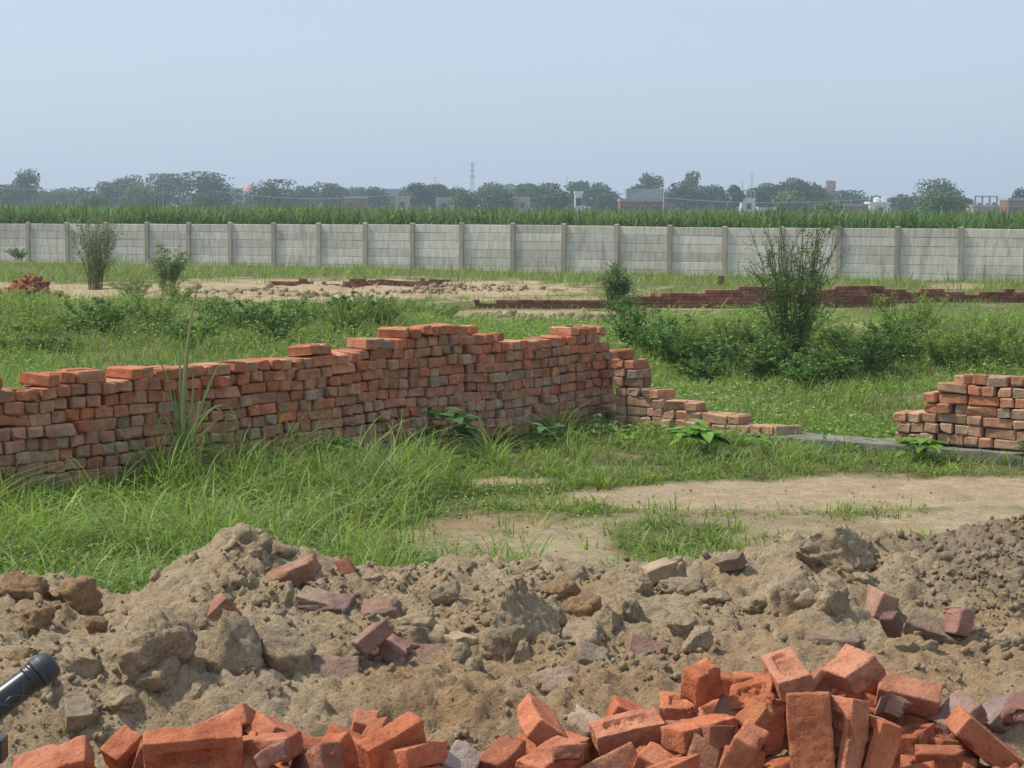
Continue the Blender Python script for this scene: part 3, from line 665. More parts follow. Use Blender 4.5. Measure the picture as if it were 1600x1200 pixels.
# small broken bits between them
for (px, py, D, s_, c) in [(402, 1168, 5.7, .05, (.45, .16, .07)), (424, 1182, 5.6, .06, (.36, .19, .14)), (718, 1196, 5.62, .075, (.42, .29, .22)), (914, 1136, 5.95, .07, (.42, .32, .22)), (884, 1176, 5.6, .05, (.40, .18, .1)), (1497, 1124, 6.0, .09, (.33, .20, .15)), (1394, 974, 6.95, .05, (.2, .12, .09)), (1594, 1108, 5.9, .06, (.26, .13, .1)), (1145, 878, 7.9, .06, (.24, .16, .11)), (545, 897, 7.95, .07, (.36, .16, .09)), (1030, 893, 7.8, .075, (.40, .28, .18)), (578, 998, 6.85, .07, (.30, .18, .13)), (1180, 1120, 5.75, .06, (.45, .16, .07))]:
    me = moulded(int(px), s_ * 1.6, s_ / .085, 0, s_ / 9); o = link('brick_fragment', me); P = at(px, py, D); o.location = P; o.rotation_euler = (rng.normal(0, .5), rng.normal(0, .5), rng.uniform(0, 6)); o.color = (*c, 1)
    nb = py > 1100
    tag(o, 'broken brick chunk wedged in beside %s' % near_to(P, ANCH) if nb else 'weathered broken brick chunk lying on the crest of the soil bank' if py < 900 else 'small dark brick chunk pressed into the soil bank', 'brick', 'brick fragments')

# ------------------------------------------------------------------ clods and crumbs on the bank
def ico(sub):
    import bmesh
    bm = bmesh.new(); bmesh.ops.create_icosphere(bm, subdivisions=sub, radius=1.0)
    V = np.array([v.co[:] for v in bm.verts]); F = np.array([[v.index for v in f.verts] for f in bm.faces]); bm.free(); return V, F
ICO = {k: ico(k) for k in (1, 3, 4, 5)}
def clod_mesh(seed, dims, sub, sharp=.5, col=SOIL_BANK):
    V, F = ICO[sub]; g = np.random.default_rng(seed); V = V.copy()
    V = V / (np.abs(V) ** 5).sum(1)[:, None] ** .2 * .95; q_ = Quaternion((g.normal(), g.normal() * .25, g.normal() * .25, g.normal())).normalized().to_matrix(); V = V @ np.array(q_).T
    for _ in range(11):                  # fracture planes give flat broken faces
        n = g.normal(size=3); n /= np.linalg.norm(n); h = g.uniform(.5, .85); d = V @ n - h
        V -= np.where(d > 0, d * sharp, 0)[:, None] * n
    o = g.uniform(0, 50); cs = [V[:, k] * 2.2 + o for k in range(3)]
    n1 = fbm(cs, seed, 4, .6); c2 = [V[:, k] * 7 + o for k in range(3)]; n2 = fbm(c2, seed + 9, 3, .6)
    c3 = [V[:, k] * 17 + o for k in range(3)]
    V *= (1 + .45 * n1 + .34 * n2 + .2 * fbm(c3, seed + 4, 3, .7) - .5 * np.clip(.06 - np.abs(fbm([V[:, k] * 3.1 + o for k in range(3)], seed + 6, 3, .6)), 0, 1))[:, None]
    V *= np.array(dims) / 2
    cc = col * (1 + .25 * n1[:, None])
    return V, F, cc
CLODS = [  # x, base y, width, height in photo px, brown?, label
 (378, 846, 34, 30, 0, 'knobbly clod standing on the tip of the pointed earth mound'), (412, 856, 34, 24, 0, 0), (446, 872, 40, 32, 0, 0), (398, 872, 26, 18, 0, 0), (300, 876, 26, 18, 0, 0), (244, 905, 24, 18, 0, 0), (193, 926, 22, 16, 0, 0),
 (25, 930, 80, 52, 1, 'large brown crumbling clod on the end of the bank beside the grass'), (110, 950, 90, 50, 1, 'brown hollowed clod on the bank next to the grass edge'), (50, 978, 60, 34, 1, 0), (150, 985, 40, 28, 1, 0), (60, 938, 22, 15, 0, 0),
 (245, 1042, 125, 85, 0, 'big rounded earth lump on the bank below the thin red brick'), (362, 1046, 92, 92, 0, 'big grey faceted earth lump below the pointed mound'), (432, 1040, 100, 82, 0, 'smooth sloping earth lump next to the grey faceted one'), (250, 1080, 72, 54, 0, 'squat pale lump lying in front of the big rounded one'),
 (372, 915, 36, 28, 0, 0), (392, 918, 30, 26, 0, 0), (448, 945, 32, 40, 0, 0), (405, 945, 36, 18, 0, 0),
 (815, 1012, 130, 92, 0, 'tall pointed slab of hard earth standing in the middle of the bank'), (868, 978, 46, 50, 0, 0), (902, 962, 60, 50, 1, 0), (918, 1005, 72, 42, 0, 0), (952, 985, 56, 40, 0, 0), (985, 965, 60, 40, 0, 0), (660, 985, 60, 46, 0, 0), (645, 1000, 50, 36, 0, 0), (700, 945, 56, 40, 0, 0),
 (722, 1030, 44, 30, 0, 0), (760, 1025, 40, 28, 0, 0), (815, 1035, 46, 30, 0, 0), (690, 1010, 40, 34, 0, 0), (742, 1042, 34, 24, 0, 0), (610, 945, 36, 22, 0, 0), (580, 910, 34, 20, 0, 0), (730, 890, 50, 18, 0, 0), (905, 905, 40, 22, 0, 0), (870, 930, 60, 30, 1, 0),
 (1308, 886, 150, 78, 0, 'big overhanging block of dry earth crowning the bank'), (1258, 950, 44, 34, 0, 0), (1302, 955, 58, 46, 0, 0), (1335, 888, 26, 20, 0, 0), (1350, 912, 34, 24, 0, 0), (1240, 945, 66, 62, 0, 0), (1175, 955, 60, 30, 0, 0), (1120, 945, 56, 28, 0, 0), (1070, 925, 60, 34, 0, 0), (1090, 1018, 52, 40, 0, 0), (1065, 990, 46, 30, 0, 0), (1140, 985, 40, 24, 0, 0),
 (1055, 908, 44, 36, 0, 0), (1000, 925, 54, 30, 0, 0), (1515, 958, 60, 34, 0, 0), (1560, 870, 26, 14, 2, 0), (1480, 875, 30, 18, 2, 0), (1455, 1015, 34, 22, 0, 0), (130, 1060, 80, 40, 0, 0), (60, 1085, 60, 36, 0, 0), (190, 1100, 60, 34, 0, 0), (310, 1095, 56, 34, 0, 0), (420, 1085, 50, 30, 0, 0), (560, 1035, 44, 26, 0, 0), (30, 1035, 50, 30, 1, 0), (1580, 1010, 50, 36, 0, 0), (1220, 1000, 40, 22, 0, 0), (1000, 1010, 50, 28, 0, 0), (1590, 905, 44, 22, 2, 0)]
for k, (px, py, wpx, hpx, br, lab) in enumerate(CLODS):
    P = hit(px, py); s_ = (P - CAM) @ fw / FPX; col = [SOIL_BANK, SOIL_BROWN, GRAVEL * 1.3][br]
    big = wpx > 64; e_ = 1.15 if big else 1.1; dims = (wpx * s_ * e_, wpx * s_ * e_ * rng.uniform(.7, .95), hpx * s_ * e_ * 1.25)
    V, F, cc = clod_mesh(k + 300, dims, 5 if wpx > 110 else 4 if wpx > 44 else 3, .95 if big else .85, np.array(col) * rng.uniform(.92, 1.06))
    if px == 815: zt_ = np.clip(V[:, 2] / dims[2] + .5, 0, 1); V[:, 0] = V[:, 0] * (1.15 - .6 * zt_) - .02 * zt_; V[:, 2] *= 1.3; V[:, 1] *= 1.1 - .5 * zt_
    o = link('earth_clod', mesh_np('earth_clod', V, F, True, cc, MAT_SOIL)); o.location = (P[0], P[1] + dims[1] * .25, P[2] + dims[2] * (.06 if big else .1)); o.rotation_euler = (0, 0, 0 if big else rng.uniform(0, 6.28))
    tag(o, lab or '%s %s clod on the bank near %s' % ('fist sized' if wpx < 34 else 'middling' if wpx < 48 else 'large', ['tan crumbly', 'brown crumbly', 'grey gravelly'][br], 'the pointed mound tip' if py < 880 and px < 480 else 'the big overhanging earth block' if 1200 < px < 1400 and py < 960 else 'the pointed earth slab' if 720 < px < 960 else near_to(P, RANCH)), 'earth clod', 'earth clods on the soil bank')
def scatter_lumps(name, n, xr, yr, smin, smax, seed, dens=None, col=SOIL_BANK):
    g = np.random.default_rng(seed); V0, F0 = ICO[1]; x = g.uniform(*xr, n); y = g.uniform(*yr, n)
    kp = np.ones(n, bool) if dens is None else g.random(n) < dens(x, y); x, y = x[kp], y[kp]; n = len(x)
    r_ = smin * (smax / smin) ** (g.random(n) ** 2.2); z = H(x, y)
    V = V0[None] * g.uniform(.62, 1.25, (n, len(V0), 1)) * (r_[:, None] * g.uniform(.7, 1.2, (n, 3)))[:, None, :]
    V = V + np.stack([x, y, z + r_ * .25], -1)[:, None]; F = F0[None] + (np.arange(n) * len(V0))[:, None, None]
    C = np.repeat(col * g.uniform(.72, 1.12, (n, 1)), len(V0), 0)
    return link(name, mesh_np(name, V.reshape(-1, 3), F.reshape(-1, 3), True, C, MAT_SOIL), kind='stuff')
o = scatter_lumps('soil_crumbs', 30000, (-3, 3), (6.1, 8.7), .003, .021, 5, lambda x, y: np.clip(.25 + 2.6 * fbm([x * 2.2, y * 2.2], 121, 3), .05, 1)); tag(o, 'loose crumbs and small clods strewn over the dry soil bank', 'soil crumbs')
o = scatter_lumps('gravel', 3600, (1.5, 3.2), (7.0, 8.6), .004, .016, 6, lambda x, y: sstep(1.55, 1.9, x), GRAVEL * 1.15); tag(o, 'dark grey gravel and grit on the slope beside the earth block', 'gravel')

g_ = np.random.default_rng(77); SPX = [(715, 447, 40), (770, 448, 40), (660, 452, 40), (838, 497, 30), (700, 494, 50), (780, 496, 40), (905, 497, 30), (1118, 500, 30), (1335, 513, 24), (858, 443, 30), (560, 446, 60), (450, 442, 60), (380, 455, 60), (960, 496, 40), (500, 462, 60), (250, 450, 40), (1080, 497, 30)]
PX_ = [hit(a_, b_) for a_, b_, _ in SPX]
def near_spoil(x, y):
    d_ = np.zeros(len(x))
    for P_, (a_, b_, w_) in zip(PX_, SPX): d_ = np.maximum(d_, np.exp(-((x - P_[0]) / (w_ * P_[1] / FPX)) ** 2 - ((y - P_[1]) / .9) ** 2))
    return d_
o = scatter_lumps('spoil_rubble', 40000, (-9, 9), (28, 54), .015, .12, 8, near_spoil, SOIL_SAND * .8); tag(o, 'broken spoil lumps heaped along the bare ground beyond the brick stacks', 'rubble')
o = scatter_lumps('path_grit', 4000, (-2, 5), (9.3, 15), .002, .011, 9, lambda x, y: (1 - cover(x, y)) * np.clip(fbm([x * 1.2, y * 1.2], 125, 3) * 4, 0, 1), SOIL_SAND * 1.0); tag(o, 'small grit and crumbs on the bare sandy path', 'grit')
# ------------------------------------------------------------------ black handle standing at the side
ptA, ptB = at(86, 1032, 2.35), at(-60, 1144, 2.30)
ax = ptB - ptA; ax /= np.linalg.norm(ax)
def m_black(name, col, rough):
    m, t, o = mat_new(name); tc = nd(t, 'ShaderNodeTexCoord'); n1 = noise(t, tc.outputs['Object'], 120, 3)
    principled(t, o, mixc(t, ramp(t, n1, [(.4, (0, 0, 0)), (.7, (.5, .5, .5))]), col, tuple(c * 1.5 for c in col)), rough, .5, n1, .05, .002); return m
MBLK = m_black('black_plastic', (.018, .018, .022), .33); MRUB = m_black('black_rubber_cap', (.03, .03, .034), .5)
hd = thing('walking_staff', 'black plastic staff handle with ringed rubber end cap, leaning in beside the low heap', 'staff', ptA)
qr = Vector(ax).to_track_quat('Z', 'Y')
def lathe(name, prof, mat, k=28):
    V = []; F = []
    for z, r_ in prof:
        for j in range(k): a = 2 * math.pi * j / k; V.append((r_ * math.cos(a), r_ * math.sin(a), z))
    n = len(prof)
    F = [[i * k + j, i * k + (j + 1) % k, (i + 1) * k + (j + 1) % k, (i + 1) * k + j] for i in range(n - 1) for j in range(k)]
    o = link(name, mesh_np(name, np.array(V), np.array(F), True, mat=mat), hd); o.rotation_mode = 'QUATERNION'; o.rotation_quaternion = qr; return o
S_ = 2.35 / FPX
lathe('end_cap', [(0, .0), (.0, 8 * S_), (2 * S_, 16 * S_), (5 * S_, 20 * S_), (10 * S_, 22.5 * S_), (20 * S_, 25 * S_), (26 * S_, 25.5 * S_), (27.5 * S_, 24 * S_), (29 * S_, 25.8 * S_), (33 * S_, 26 * S_), (35 * S_, 23 * S_)], MRUB)
lathe('collar', [(34.5 * S_, 21 * S_), (35 * S_, 23.5 * S_), (38 * S_, 24.5 * S_), (41 * S_, 24 * S_), (43 * S_, 22 * S_), (46 * S_, 24 * S_), (49 * S_, 23.8 * S_), (51 * S_, 21.5 * S_)], MBLK)
lathe('grip', [(50 * S_, 21 * S_), (56 * S_, 21.5 * S_), (100 * S_, 22.5 * S_), (150 * S_, 24.5 * S_), (230 * S_, 27 * S_), (300 * S_, 27 * S_), (310 * S_, 16 * S_)], MBLK)
lathe('shaft', [(305 * S_, 14 * S_), (1.2, 13 * S_), (2.05, 11 * S_)], MBLK, 14)
# raised scallop lines moulded on the grip
perp = np.cross(ax, fw); perp /= np.linalg.norm(perp); tow = -fw + (fw @ ax) * ax; tow /= np.linalg.norm(tow)
mb = MB()
for ph, amp in ((0, .9), (.9, .75)):
    P = []
    for t_ in np.linspace(0, 1, 34):
        z = (60 + 130 * t_) * S_; a = ph + amp * math.sin(t_ * 8.5 + ph * 3); r_ = np.interp(z, [50 * S_, 100 * S_, 150 * S_, 230 * S_], [21.2 * S_, 22.5 * S_, 24.5 * S_, 27 * S_])
        P.append(ptA + ax * z + r_ * (math.cos(a) * tow + math.sin(a) * perp))
    mb.tube(P, .0011, 5)
mb.build('moulded_line', m_black('dark_grey_plastic', (.05, .05, .06), .35), hd, True, off=ptA)
c = at(-4, 1170, 2.33); MB().box(c, (.018, .03, .028)).build('bracket', MBLK, hd, off=ptA)

# ------------------------------------------------------------------ far heap of bricks and low brick rows on the mid ground
cx_, cy_, _ = at(48, 468, 42.0); cz_ = float(H(cx_, cy_)) + .02
for i in range(120):
    t_ = (i / 120) ** 1.25; lvl = int(t_ * 5.999); rad = .82 * (1 - lvl / 6.6); a = rng.uniform(0, 6.28); rr = rad * math.sqrt(rng.random()) if lvl < 5 else rad * rng.random()
    o = link('brick', WB[rng.integers(0, 10)]); o.location = (cx_ + rr * math.cos(a), cy_ + rr * math.sin(a) * .8, cz_ + .04 + lvl * .078 + rng.uniform(-.02, .02)); o.rotation_euler = (rng.normal(0, .45), rng.normal(0, .45), rng.uniform(0, 6.3))
    g = rng.uniform(.75, 1.1); o.color = (.34 * g, .135 * g, .075 * g, 1); tag(o, 'dark red brick tossed in the distant heap on the sandy ground before the boundary wall', 'brick', 'bricks of the distant heap')
def brick_row(label, table, Dfun, seed, cat='brick wall'):
    """table of (px, top y, bottom y)"""
    g = np.random.default_rng(seed); tx = [t[0] for t in table]
    A = at(tx[0], 460, Dfun(tx[0])); B = at(tx[-1], 460, Dfun(tx[-1])); ln = np.linalg.norm((B - A)[:2]); d = ((B - A) / ln)[:2]; th = math.atan2(d[1], d[0])
    root = thing('low_brick_wall', label, cat, (A[0], A[1], -.3)); mb = MB(); rot = [[math.cos(th), -math.sin(th), 0], [math.sin(th), math.cos(th), 0], [0, 0, 1]]
    s = 0; cols = []
    for c in range(14):
        s = g.uniform(-.2, 0)
        while s < ln:
            vis = .115 if g.random() < .5 else .232; m = s + vis / 2; P = A[:2] + d * m; px, _, Dd = proj(np.array([P[0], P[1], 0.])); tp = np.interp(px, tx, [t[1] for t in table]) + 7 * max(0, math.sin(m * 1.9 + seed) * math.sin(m * .7) - .1) + g.normal(0, .8)
            ztop = at(px, tp, Dd)[2]; zb = float(H(P[0], P[1], False)) - .05; z = zb + .076 * (c + .5)
            if z + .02 < ztop: mb.box((m, g.normal(0, .006), 0), (vis - .008, .23, .07)); mb.v[-1] = mb.v[-1] @ np.array(rot).T + np.array([A[0], A[1], z]); cols += [g.uniform(.6, 1.3)] * 8
            s += vis + .003
    V = np.concatenate(mb.v) - np.array([A[0], A[1], -.3])
    me = mesh_np('brick', V, np.concatenate(mb.f), cols=np.array(cols)[:, None] * np.array([.31, .14, .09]), mat=MAT_FARB); link('bricks', me, root, kind='stuff')
def far_brick():
    m, t, o = mat_new('distant_brick'); a = nd(t, 'ShaderNodeAttribute', attribute_name='col'); tc = nd(t, 'ShaderNodeTexCoord'); n1 = noise(t, tc.outputs['Object'], 3, 4)
    principled(t, o, mixc(t, ramp(t, n1, [(.3, (0, 0, 0)), (.7, (1, 1, 1))]), mixc(t, 1.0, a.outputs['Color'], (.75, .72, .7), 'MULTIPLY'), a.outputs['Color']), .92, .1); return m
MAT_FARB = far_brick()
brick_row('long low row of laid red bricks crossing the sandy ground behind the conical shrub', [(745, 470, 478), (900, 464, 480), (1040, 458, 484), (1110, 452, 484), (1171, 447, 484), (1240, 450, 480), (1296, 448, 480), (1347, 443, 476), (1388, 446, 476)], lambda p: 41 + (p - 745) * .003, 3)
brick_row('lower brick row continuing level toward the boundary wall corner', [(1392, 452, 470), (1500, 452, 470), (1700, 452, 472)], lambda p: 46 + (p - 1392) * .002, 4)
brick_row('low dark brick footing half sunk before the green verge of the boundary wall', [(425, 437, 442), (560, 435, 442), (690, 436, 442)], lambda p: 54, 5)
st = thing('brick_pillar', 'small pillar of a few stacked bricks standing alone on the green verge', 'brick pillar', tuple(hit(1126, 445)))
for c in range(4):
    o = link('brick', WB[c], st); o.location = (0, 0, .03 + .076 * c); o.rotation_euler = (0, 0, rng.normal(0, .1)); o.scale = (.9, 1.4, 1); o.color = (.36, .14, .08, 1)

# ------------------------------------------------------------------ grass
def blades(name, x, y, hgt, wid, col, segs, lean, seed, dz=0.0, parent=None, z=None, az=None, **props):
    g = np.random.default_rng(seed); n = len(x); z = H(x, y) if z is None else z
    az = g.uniform(0, 2 * math.pi, n) if az is None else az; fa = az + g.normal(0, .5, n) + math.pi / 2
    dx, dy = np.cos(az), np.sin(az); wx, wy = np.cos(fa), np.sin(fa)
    V = np.zeros((n, 2 * segs + 1, 3)); C = np.zeros((n, 2 * segs + 1, 3))
    for k in range(segs + 1):
        t_ = k / segs; bend = lean * t_ ** 2 * hgt; zz = hgt * (t_ - .35 * np.clip(lean, 0, 1.4) * t_ ** 2.4)
        cx, cy_, cz = x + dx * bend, y + dy * bend, z + zz - .01
        if k < segs:
            ww = wid * (1 - .55 * t_) * .5
            V[:, 2 * k] = np.stack([cx - wx * ww, cy_ - wy * ww, cz], -1); V[:, 2 * k + 1] = np.stack([cx + wx * ww, cy_ + wy * ww, cz], -1)
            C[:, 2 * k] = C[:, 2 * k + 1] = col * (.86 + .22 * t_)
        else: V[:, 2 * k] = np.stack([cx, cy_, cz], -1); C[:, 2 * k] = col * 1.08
    b = (np.arange(n) * (2 * segs + 1))[:, None]; q = [np.array([[2 * k, 2 * k + 1, 2 * k + 3, 2 * k + 2]]) + b for k in range(segs - 1)]
    F = [np.concatenate(q)] if segs > 1 else []
    F.append(np.array([[2 * segs - 2, 2 * segs - 1, 2 * segs]]) + b)
    return link(name, mesh_np(name, V.reshape(-1, 3), F, False, C.reshape(-1, 3), MAT_GRASS), parent, **props)
G1 = np.array([.22, .335, .06]); G2 = np.array([.15, .24, .045]); G3 = np.array([.35, .39, .12]); GDRY = np.array([.27, .235, .11])
def gcol(n, g, x, y, dry=.04):
    t_ = np.clip(.5 + 1.5 * fbm([x * .9, y * .9], 131, 3), 0, 1)[:, None]; c = G2 + (G1 - G2) * t_
    c = c + (G3 - c) * (g.random((n, 1)) ** 2.5 * .8); k = g.random((n, 1)) < dry; c = np.where(k, GDRY, c)
    return c * g.uniform(.6, 1.3, (n, 1))
def field(name, n, xr, yr, hfun, wid, segs, seed, dry=.04, tuft=10, spread=.05, lean=(.15, 1.0), keep=None):
    g = np.random.default_rng(seed); m = n // tuft; y0 = yr[0] + (yr[1] - yr[0]) * g.random(m); hw = xr
    x0 = g.uniform(-1, 1, m) * (y0 * .268 + hw); ok = g.random(m) < cover(x0, y0) ** 1.3 * np.clip(.72 + 2.2 * fbm([x0 * 2.1, y0 * 2.1], seed + 7, 3), .25, 1)
    if keep is not None: ok &= keep(x0, y0)
    x0, y0 = x0[ok], y0[ok]; sz = .45 + 1.25 * g.random(len(x0)) ** 1.6
    x = np.repeat(x0, tuft) + g.normal(0, spread, len(x0) * tuft); y = np.repeat(y0, tuft) + g.normal(0, spread, len(x0) * tuft); k = len(x)
    h = hfun(x, y) * np.repeat(sz, tuft) * g.uniform(.5, 1.25, k)
    az = np.arctan2(y - np.repeat(y0, tuft), x - np.repeat(x0, tuft)) + g.normal(0, .7, k)
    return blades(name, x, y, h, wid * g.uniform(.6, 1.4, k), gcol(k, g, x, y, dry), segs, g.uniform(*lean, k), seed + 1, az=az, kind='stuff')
WALLS = [(left_pt(-150), left_pt(962)), (right_pt(964), right_pt(1780))]
def clear_of_walls(x, y):
    ok = np.ones(len(x), bool)
    for a, b in WALLS:
        a, b = np.array(a), np.array(b); d = (b - a) / np.linalg.norm(b - a); rx, ry = x - a[0], y - a[1]; s = rx * d[0] + ry * d[1]; e = rx * -d[1] + ry * d[0]
        ok &= ~((s > -.1) & (s < np.linalg.norm(b - a)) & (e > -.03) & (e < .34))
    return ok
hnear = lambda x, y: np.where(x < -.55, .24, .085) * (1 + .9 * sstep(14.2, 15.2, y) * sstep(0, 1.2, x)) * (1 - .35 * sstep(-.8, .8, x)) * (1 + .9 * fbm([x * 1.1, y * 1.1], 141, 2)) + .03
def tag_stuff(o, l, c): o['label'] = l; o['category'] = c
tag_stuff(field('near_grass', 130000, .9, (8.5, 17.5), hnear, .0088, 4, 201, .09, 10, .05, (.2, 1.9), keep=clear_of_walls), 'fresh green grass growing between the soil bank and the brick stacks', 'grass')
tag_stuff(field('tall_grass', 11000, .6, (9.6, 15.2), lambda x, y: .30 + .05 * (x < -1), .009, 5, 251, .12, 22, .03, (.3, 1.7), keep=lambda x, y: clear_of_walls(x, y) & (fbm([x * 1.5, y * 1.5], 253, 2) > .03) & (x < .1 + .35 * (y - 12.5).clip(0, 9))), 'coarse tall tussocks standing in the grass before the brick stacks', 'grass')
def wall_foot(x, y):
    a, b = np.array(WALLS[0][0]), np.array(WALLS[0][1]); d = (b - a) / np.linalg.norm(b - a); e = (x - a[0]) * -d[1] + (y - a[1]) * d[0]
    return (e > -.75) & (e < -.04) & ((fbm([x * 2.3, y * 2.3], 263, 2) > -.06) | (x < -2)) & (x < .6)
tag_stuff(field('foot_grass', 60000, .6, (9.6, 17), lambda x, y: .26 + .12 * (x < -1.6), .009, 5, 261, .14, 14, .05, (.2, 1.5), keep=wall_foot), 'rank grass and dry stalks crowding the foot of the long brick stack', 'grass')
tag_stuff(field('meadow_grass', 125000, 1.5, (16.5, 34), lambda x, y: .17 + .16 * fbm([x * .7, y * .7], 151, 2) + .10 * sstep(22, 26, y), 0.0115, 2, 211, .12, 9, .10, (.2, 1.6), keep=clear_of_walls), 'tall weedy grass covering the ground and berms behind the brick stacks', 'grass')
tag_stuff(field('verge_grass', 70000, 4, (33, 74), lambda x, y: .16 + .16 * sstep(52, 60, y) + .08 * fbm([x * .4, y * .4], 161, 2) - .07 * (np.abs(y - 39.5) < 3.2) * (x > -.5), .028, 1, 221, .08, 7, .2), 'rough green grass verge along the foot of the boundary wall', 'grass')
# sparse shoots rooted on the bare bank
sx = np.array([hit(p, q)[:2] for p, q in [(235, 1098), (236, 1096), (100, 1140), (175, 1150), (165, 1158), (70, 1150), (138, 1145), (280, 1128), (160, 1142), (1590, 945), (98, 1150)]])
k = len(sx); xs_ = np.repeat(sx[:, 0], 4) + rng.normal(0, .012, 4 * k); ys_ = np.repeat(sx[:, 1], 4) + rng.normal(0, .012, 4 * k)
o = blades('grass_shoots', xs_, ys_, rng.uniform(.02, .06, 4 * k), np.full(4 * k, .005), np.tile(G1, (4 * k, 1)), 3, rng.uniform(.2, .8, 4 * k), 231, kind='stuff'); tag_stuff(o, 'few thin grass shoots sprouting from the bare soil bank', 'grass')
# ------------------------------------------------------------------ leaves, weeds, shrubs
def leafmesh(P, dirv, nrm, ln, wd, cols, droop=0.0):
    n = len(P); dirv = dirv / (np.linalg.norm(dirv, axis=1)[:, None] + 1e-9); side = np.cross(dirv, nrm); side /= np.linalg.norm(side, axis=1)[:, None] + 1e-9
    ln = np.broadcast_to(ln, (n,))[:, None]; wd = np.broadcast_to(wd, (n,))[:, None]; dn = np.array([0, 0, -1.0])
    V = np.stack([P, P + dirv * ln * .42 + side * wd * .5 + dn * ln * droop * .15, P + dirv * ln + dn * ln * droop, P + dirv * ln * .42 - side * wd * .5 + dn * ln * droop * .15], 1)
    F = np.array([[0, 1, 2], [0, 2, 3]])[None] + (np.arange(n) * 4)[:, None, None]
    return V.reshape(-1, 3), F.reshape(-1, 3), np.repeat(cols, 4, 0)
def rdir(g, n, zlo=-.3, zhi=1):
    z = g.uniform(zlo, zhi, n); a = g.uniform(0, 2 * math.pi, n); r_ = np.sqrt(1 - np.clip(z, -1, 1) ** 2); return np.stack([r_ * np.cos(a), r_ * np.sin(a), z], -1)
LG = [np.array(c) for c in ((.125, .22, .055), (.165, .27, .06), (.22, .33, .075), (.10, .18, .055))]
def shrub(name, label, cat, base, hgt, rad, nst, nleaf, ls, cols, seed, spread=.35, bushy=.5, twig=MAT_STEM, group=None, leafw=.45, lowdense=0.0, taper=1.0, stem_r=.006):
    """stems fan up from the base, carry side twigs, and the leaves sit on the twigs"""
    g = np.random.default_rng(seed); root = thing(name, label, cat, base, group); mb = MB(); tips = []
    for i in range(nst):
        a = g.uniform(0, 2 * math.pi); q = math.sqrt(g.random()); hh = hgt * g.uniform(.6, 1.05) * (1 - .45 * (1 - taper) * q) ; ex = rad * q * g.uniform(.7, 1.1)
        m = 7; t_ = np.linspace(0, 1, m); bx = .25 * rad * q
        P = np.stack([math.cos(a) * (bx * (1 - t_) + ex * t_ ** 1.4) + g.normal(0, .02, m) * hgt * t_, math.sin(a) * (bx * (1 - t_) + ex * t_ ** 1.4) + g.normal(0, .02, m) * hgt * t_, hh * t_ * (1 - .08 * t_)], -1); P[0, 2] -= .05
        mb.tube(P, stem_r * (1 - .75 * t_) + .0015, 3); tips.append((P, 0))
        for b in range(int(3 + 5 * bushy)):
            u = g.uniform(.15, .95); p0 = np.array([np.interp(u, t_, P[:, k]) for k in range(3)]); d = rdir(g, 1, .15, .9)[0]; d[:2] *= 1.1
            L = hgt * g.uniform(.12, .3) * (1.15 - u * .6); Q = p0 + np.linspace(0, 1, 4)[:, None] * d * L + np.array([0, 0, 1])[None] * (np.linspace(0, 1, 4)[:, None] ** 2) * L * .25
            mb.tube(Q, stem_r * .35 * np.linspace(1, .4, 4), 3); tips.append((Q, 1))
    mb.build('stems', twig, root)
    wts = np.array([.6 if k == 0 else 1.0 for _, k in tips]); idx = g.choice(len(tips), nleaf, p=wts / wts.sum()); u = g.random(nleaf) ** (.8 + lowdense)
    Pt = np.array([[np.interp(uu, np.linspace(0, 1, len(tips[i][0])), tips[i][0][:, k]) for k in range(3)] for i, uu in zip(idx, u)])
    Pt += g.normal(0, ls * .25, Pt.shape); c = np.array(cols)[g.integers(0, len(cols), nleaf)] * g.uniform(.7, 1.25, (nleaf, 1))
    V, F, C = leafmesh(Pt, rdir(g, nleaf, -.35, .8), rdir(g, nleaf, .1, 1), ls * g.uniform(.6, 1.3, nleaf), ls * leafw * g.uniform(.7, 1.2, nleaf), c, .15)
    link('foliage', mesh_np('foliage', V, F, False, C, MAT_LEAF), root); return root
def base_px(px, py): P = hit(px, py); return (P[0], P[1], P[2])
DULL = [np.array(c) for c in ((.15, .21, .07), (.13, .19, .065), (.18, .22, .09))]
SPA = [np.array(c) for c in ((.11, .185, .055), (.14, .22, .065), (.09, .15, .05))]
shrub('tall_shrub', 'tall sparse upright shrub with thin stems rising before the boundary wall', 'shrub', base_px(1240, 588), 2.2, .62, 70, 7000, .042, SPA, 1, bushy=.35, twig=MAT_STEM, lowdense=.7, stem_r=.0065, leafw=.4)
shrub('feathery_shrub', 'feathery grey green shrub of bare upright stems near the distant brick heap', 'shrub', base_px(150, 452), 2.2, .78, 46, 5000, .075, DULL, 2, bushy=.6, twig=MAT_STEM, leafw=.25, stem_r=.006)
shrub('feathery_shrub', 'fainter thin feathery shrub standing beside the tall feathery one', 'shrub', base_px(262, 460), 1.25, .65, 22, 3600, .08, DULL, 3, bushy=.5, twig=MAT_STEM, leafw=.25, stem_r=.004)
shrub('conical_shrub', 'conical leafy shrub growing at the end of the low brick row', 'shrub', base_px(962, 490), 1.35, .42, 30, 3400, .055, SPA, 4, bushy=.8, lowdense=.3, taper=.2)
shrub('conical_shrub', 'spreading skirt of leaves round the foot of the conical shrub', 'shrub', base_px(965, 492), .42, .62, 24, 2400, .055, SPA, 14, bushy=.9)
BER = 'bushes on the berm behind the brick stacks'
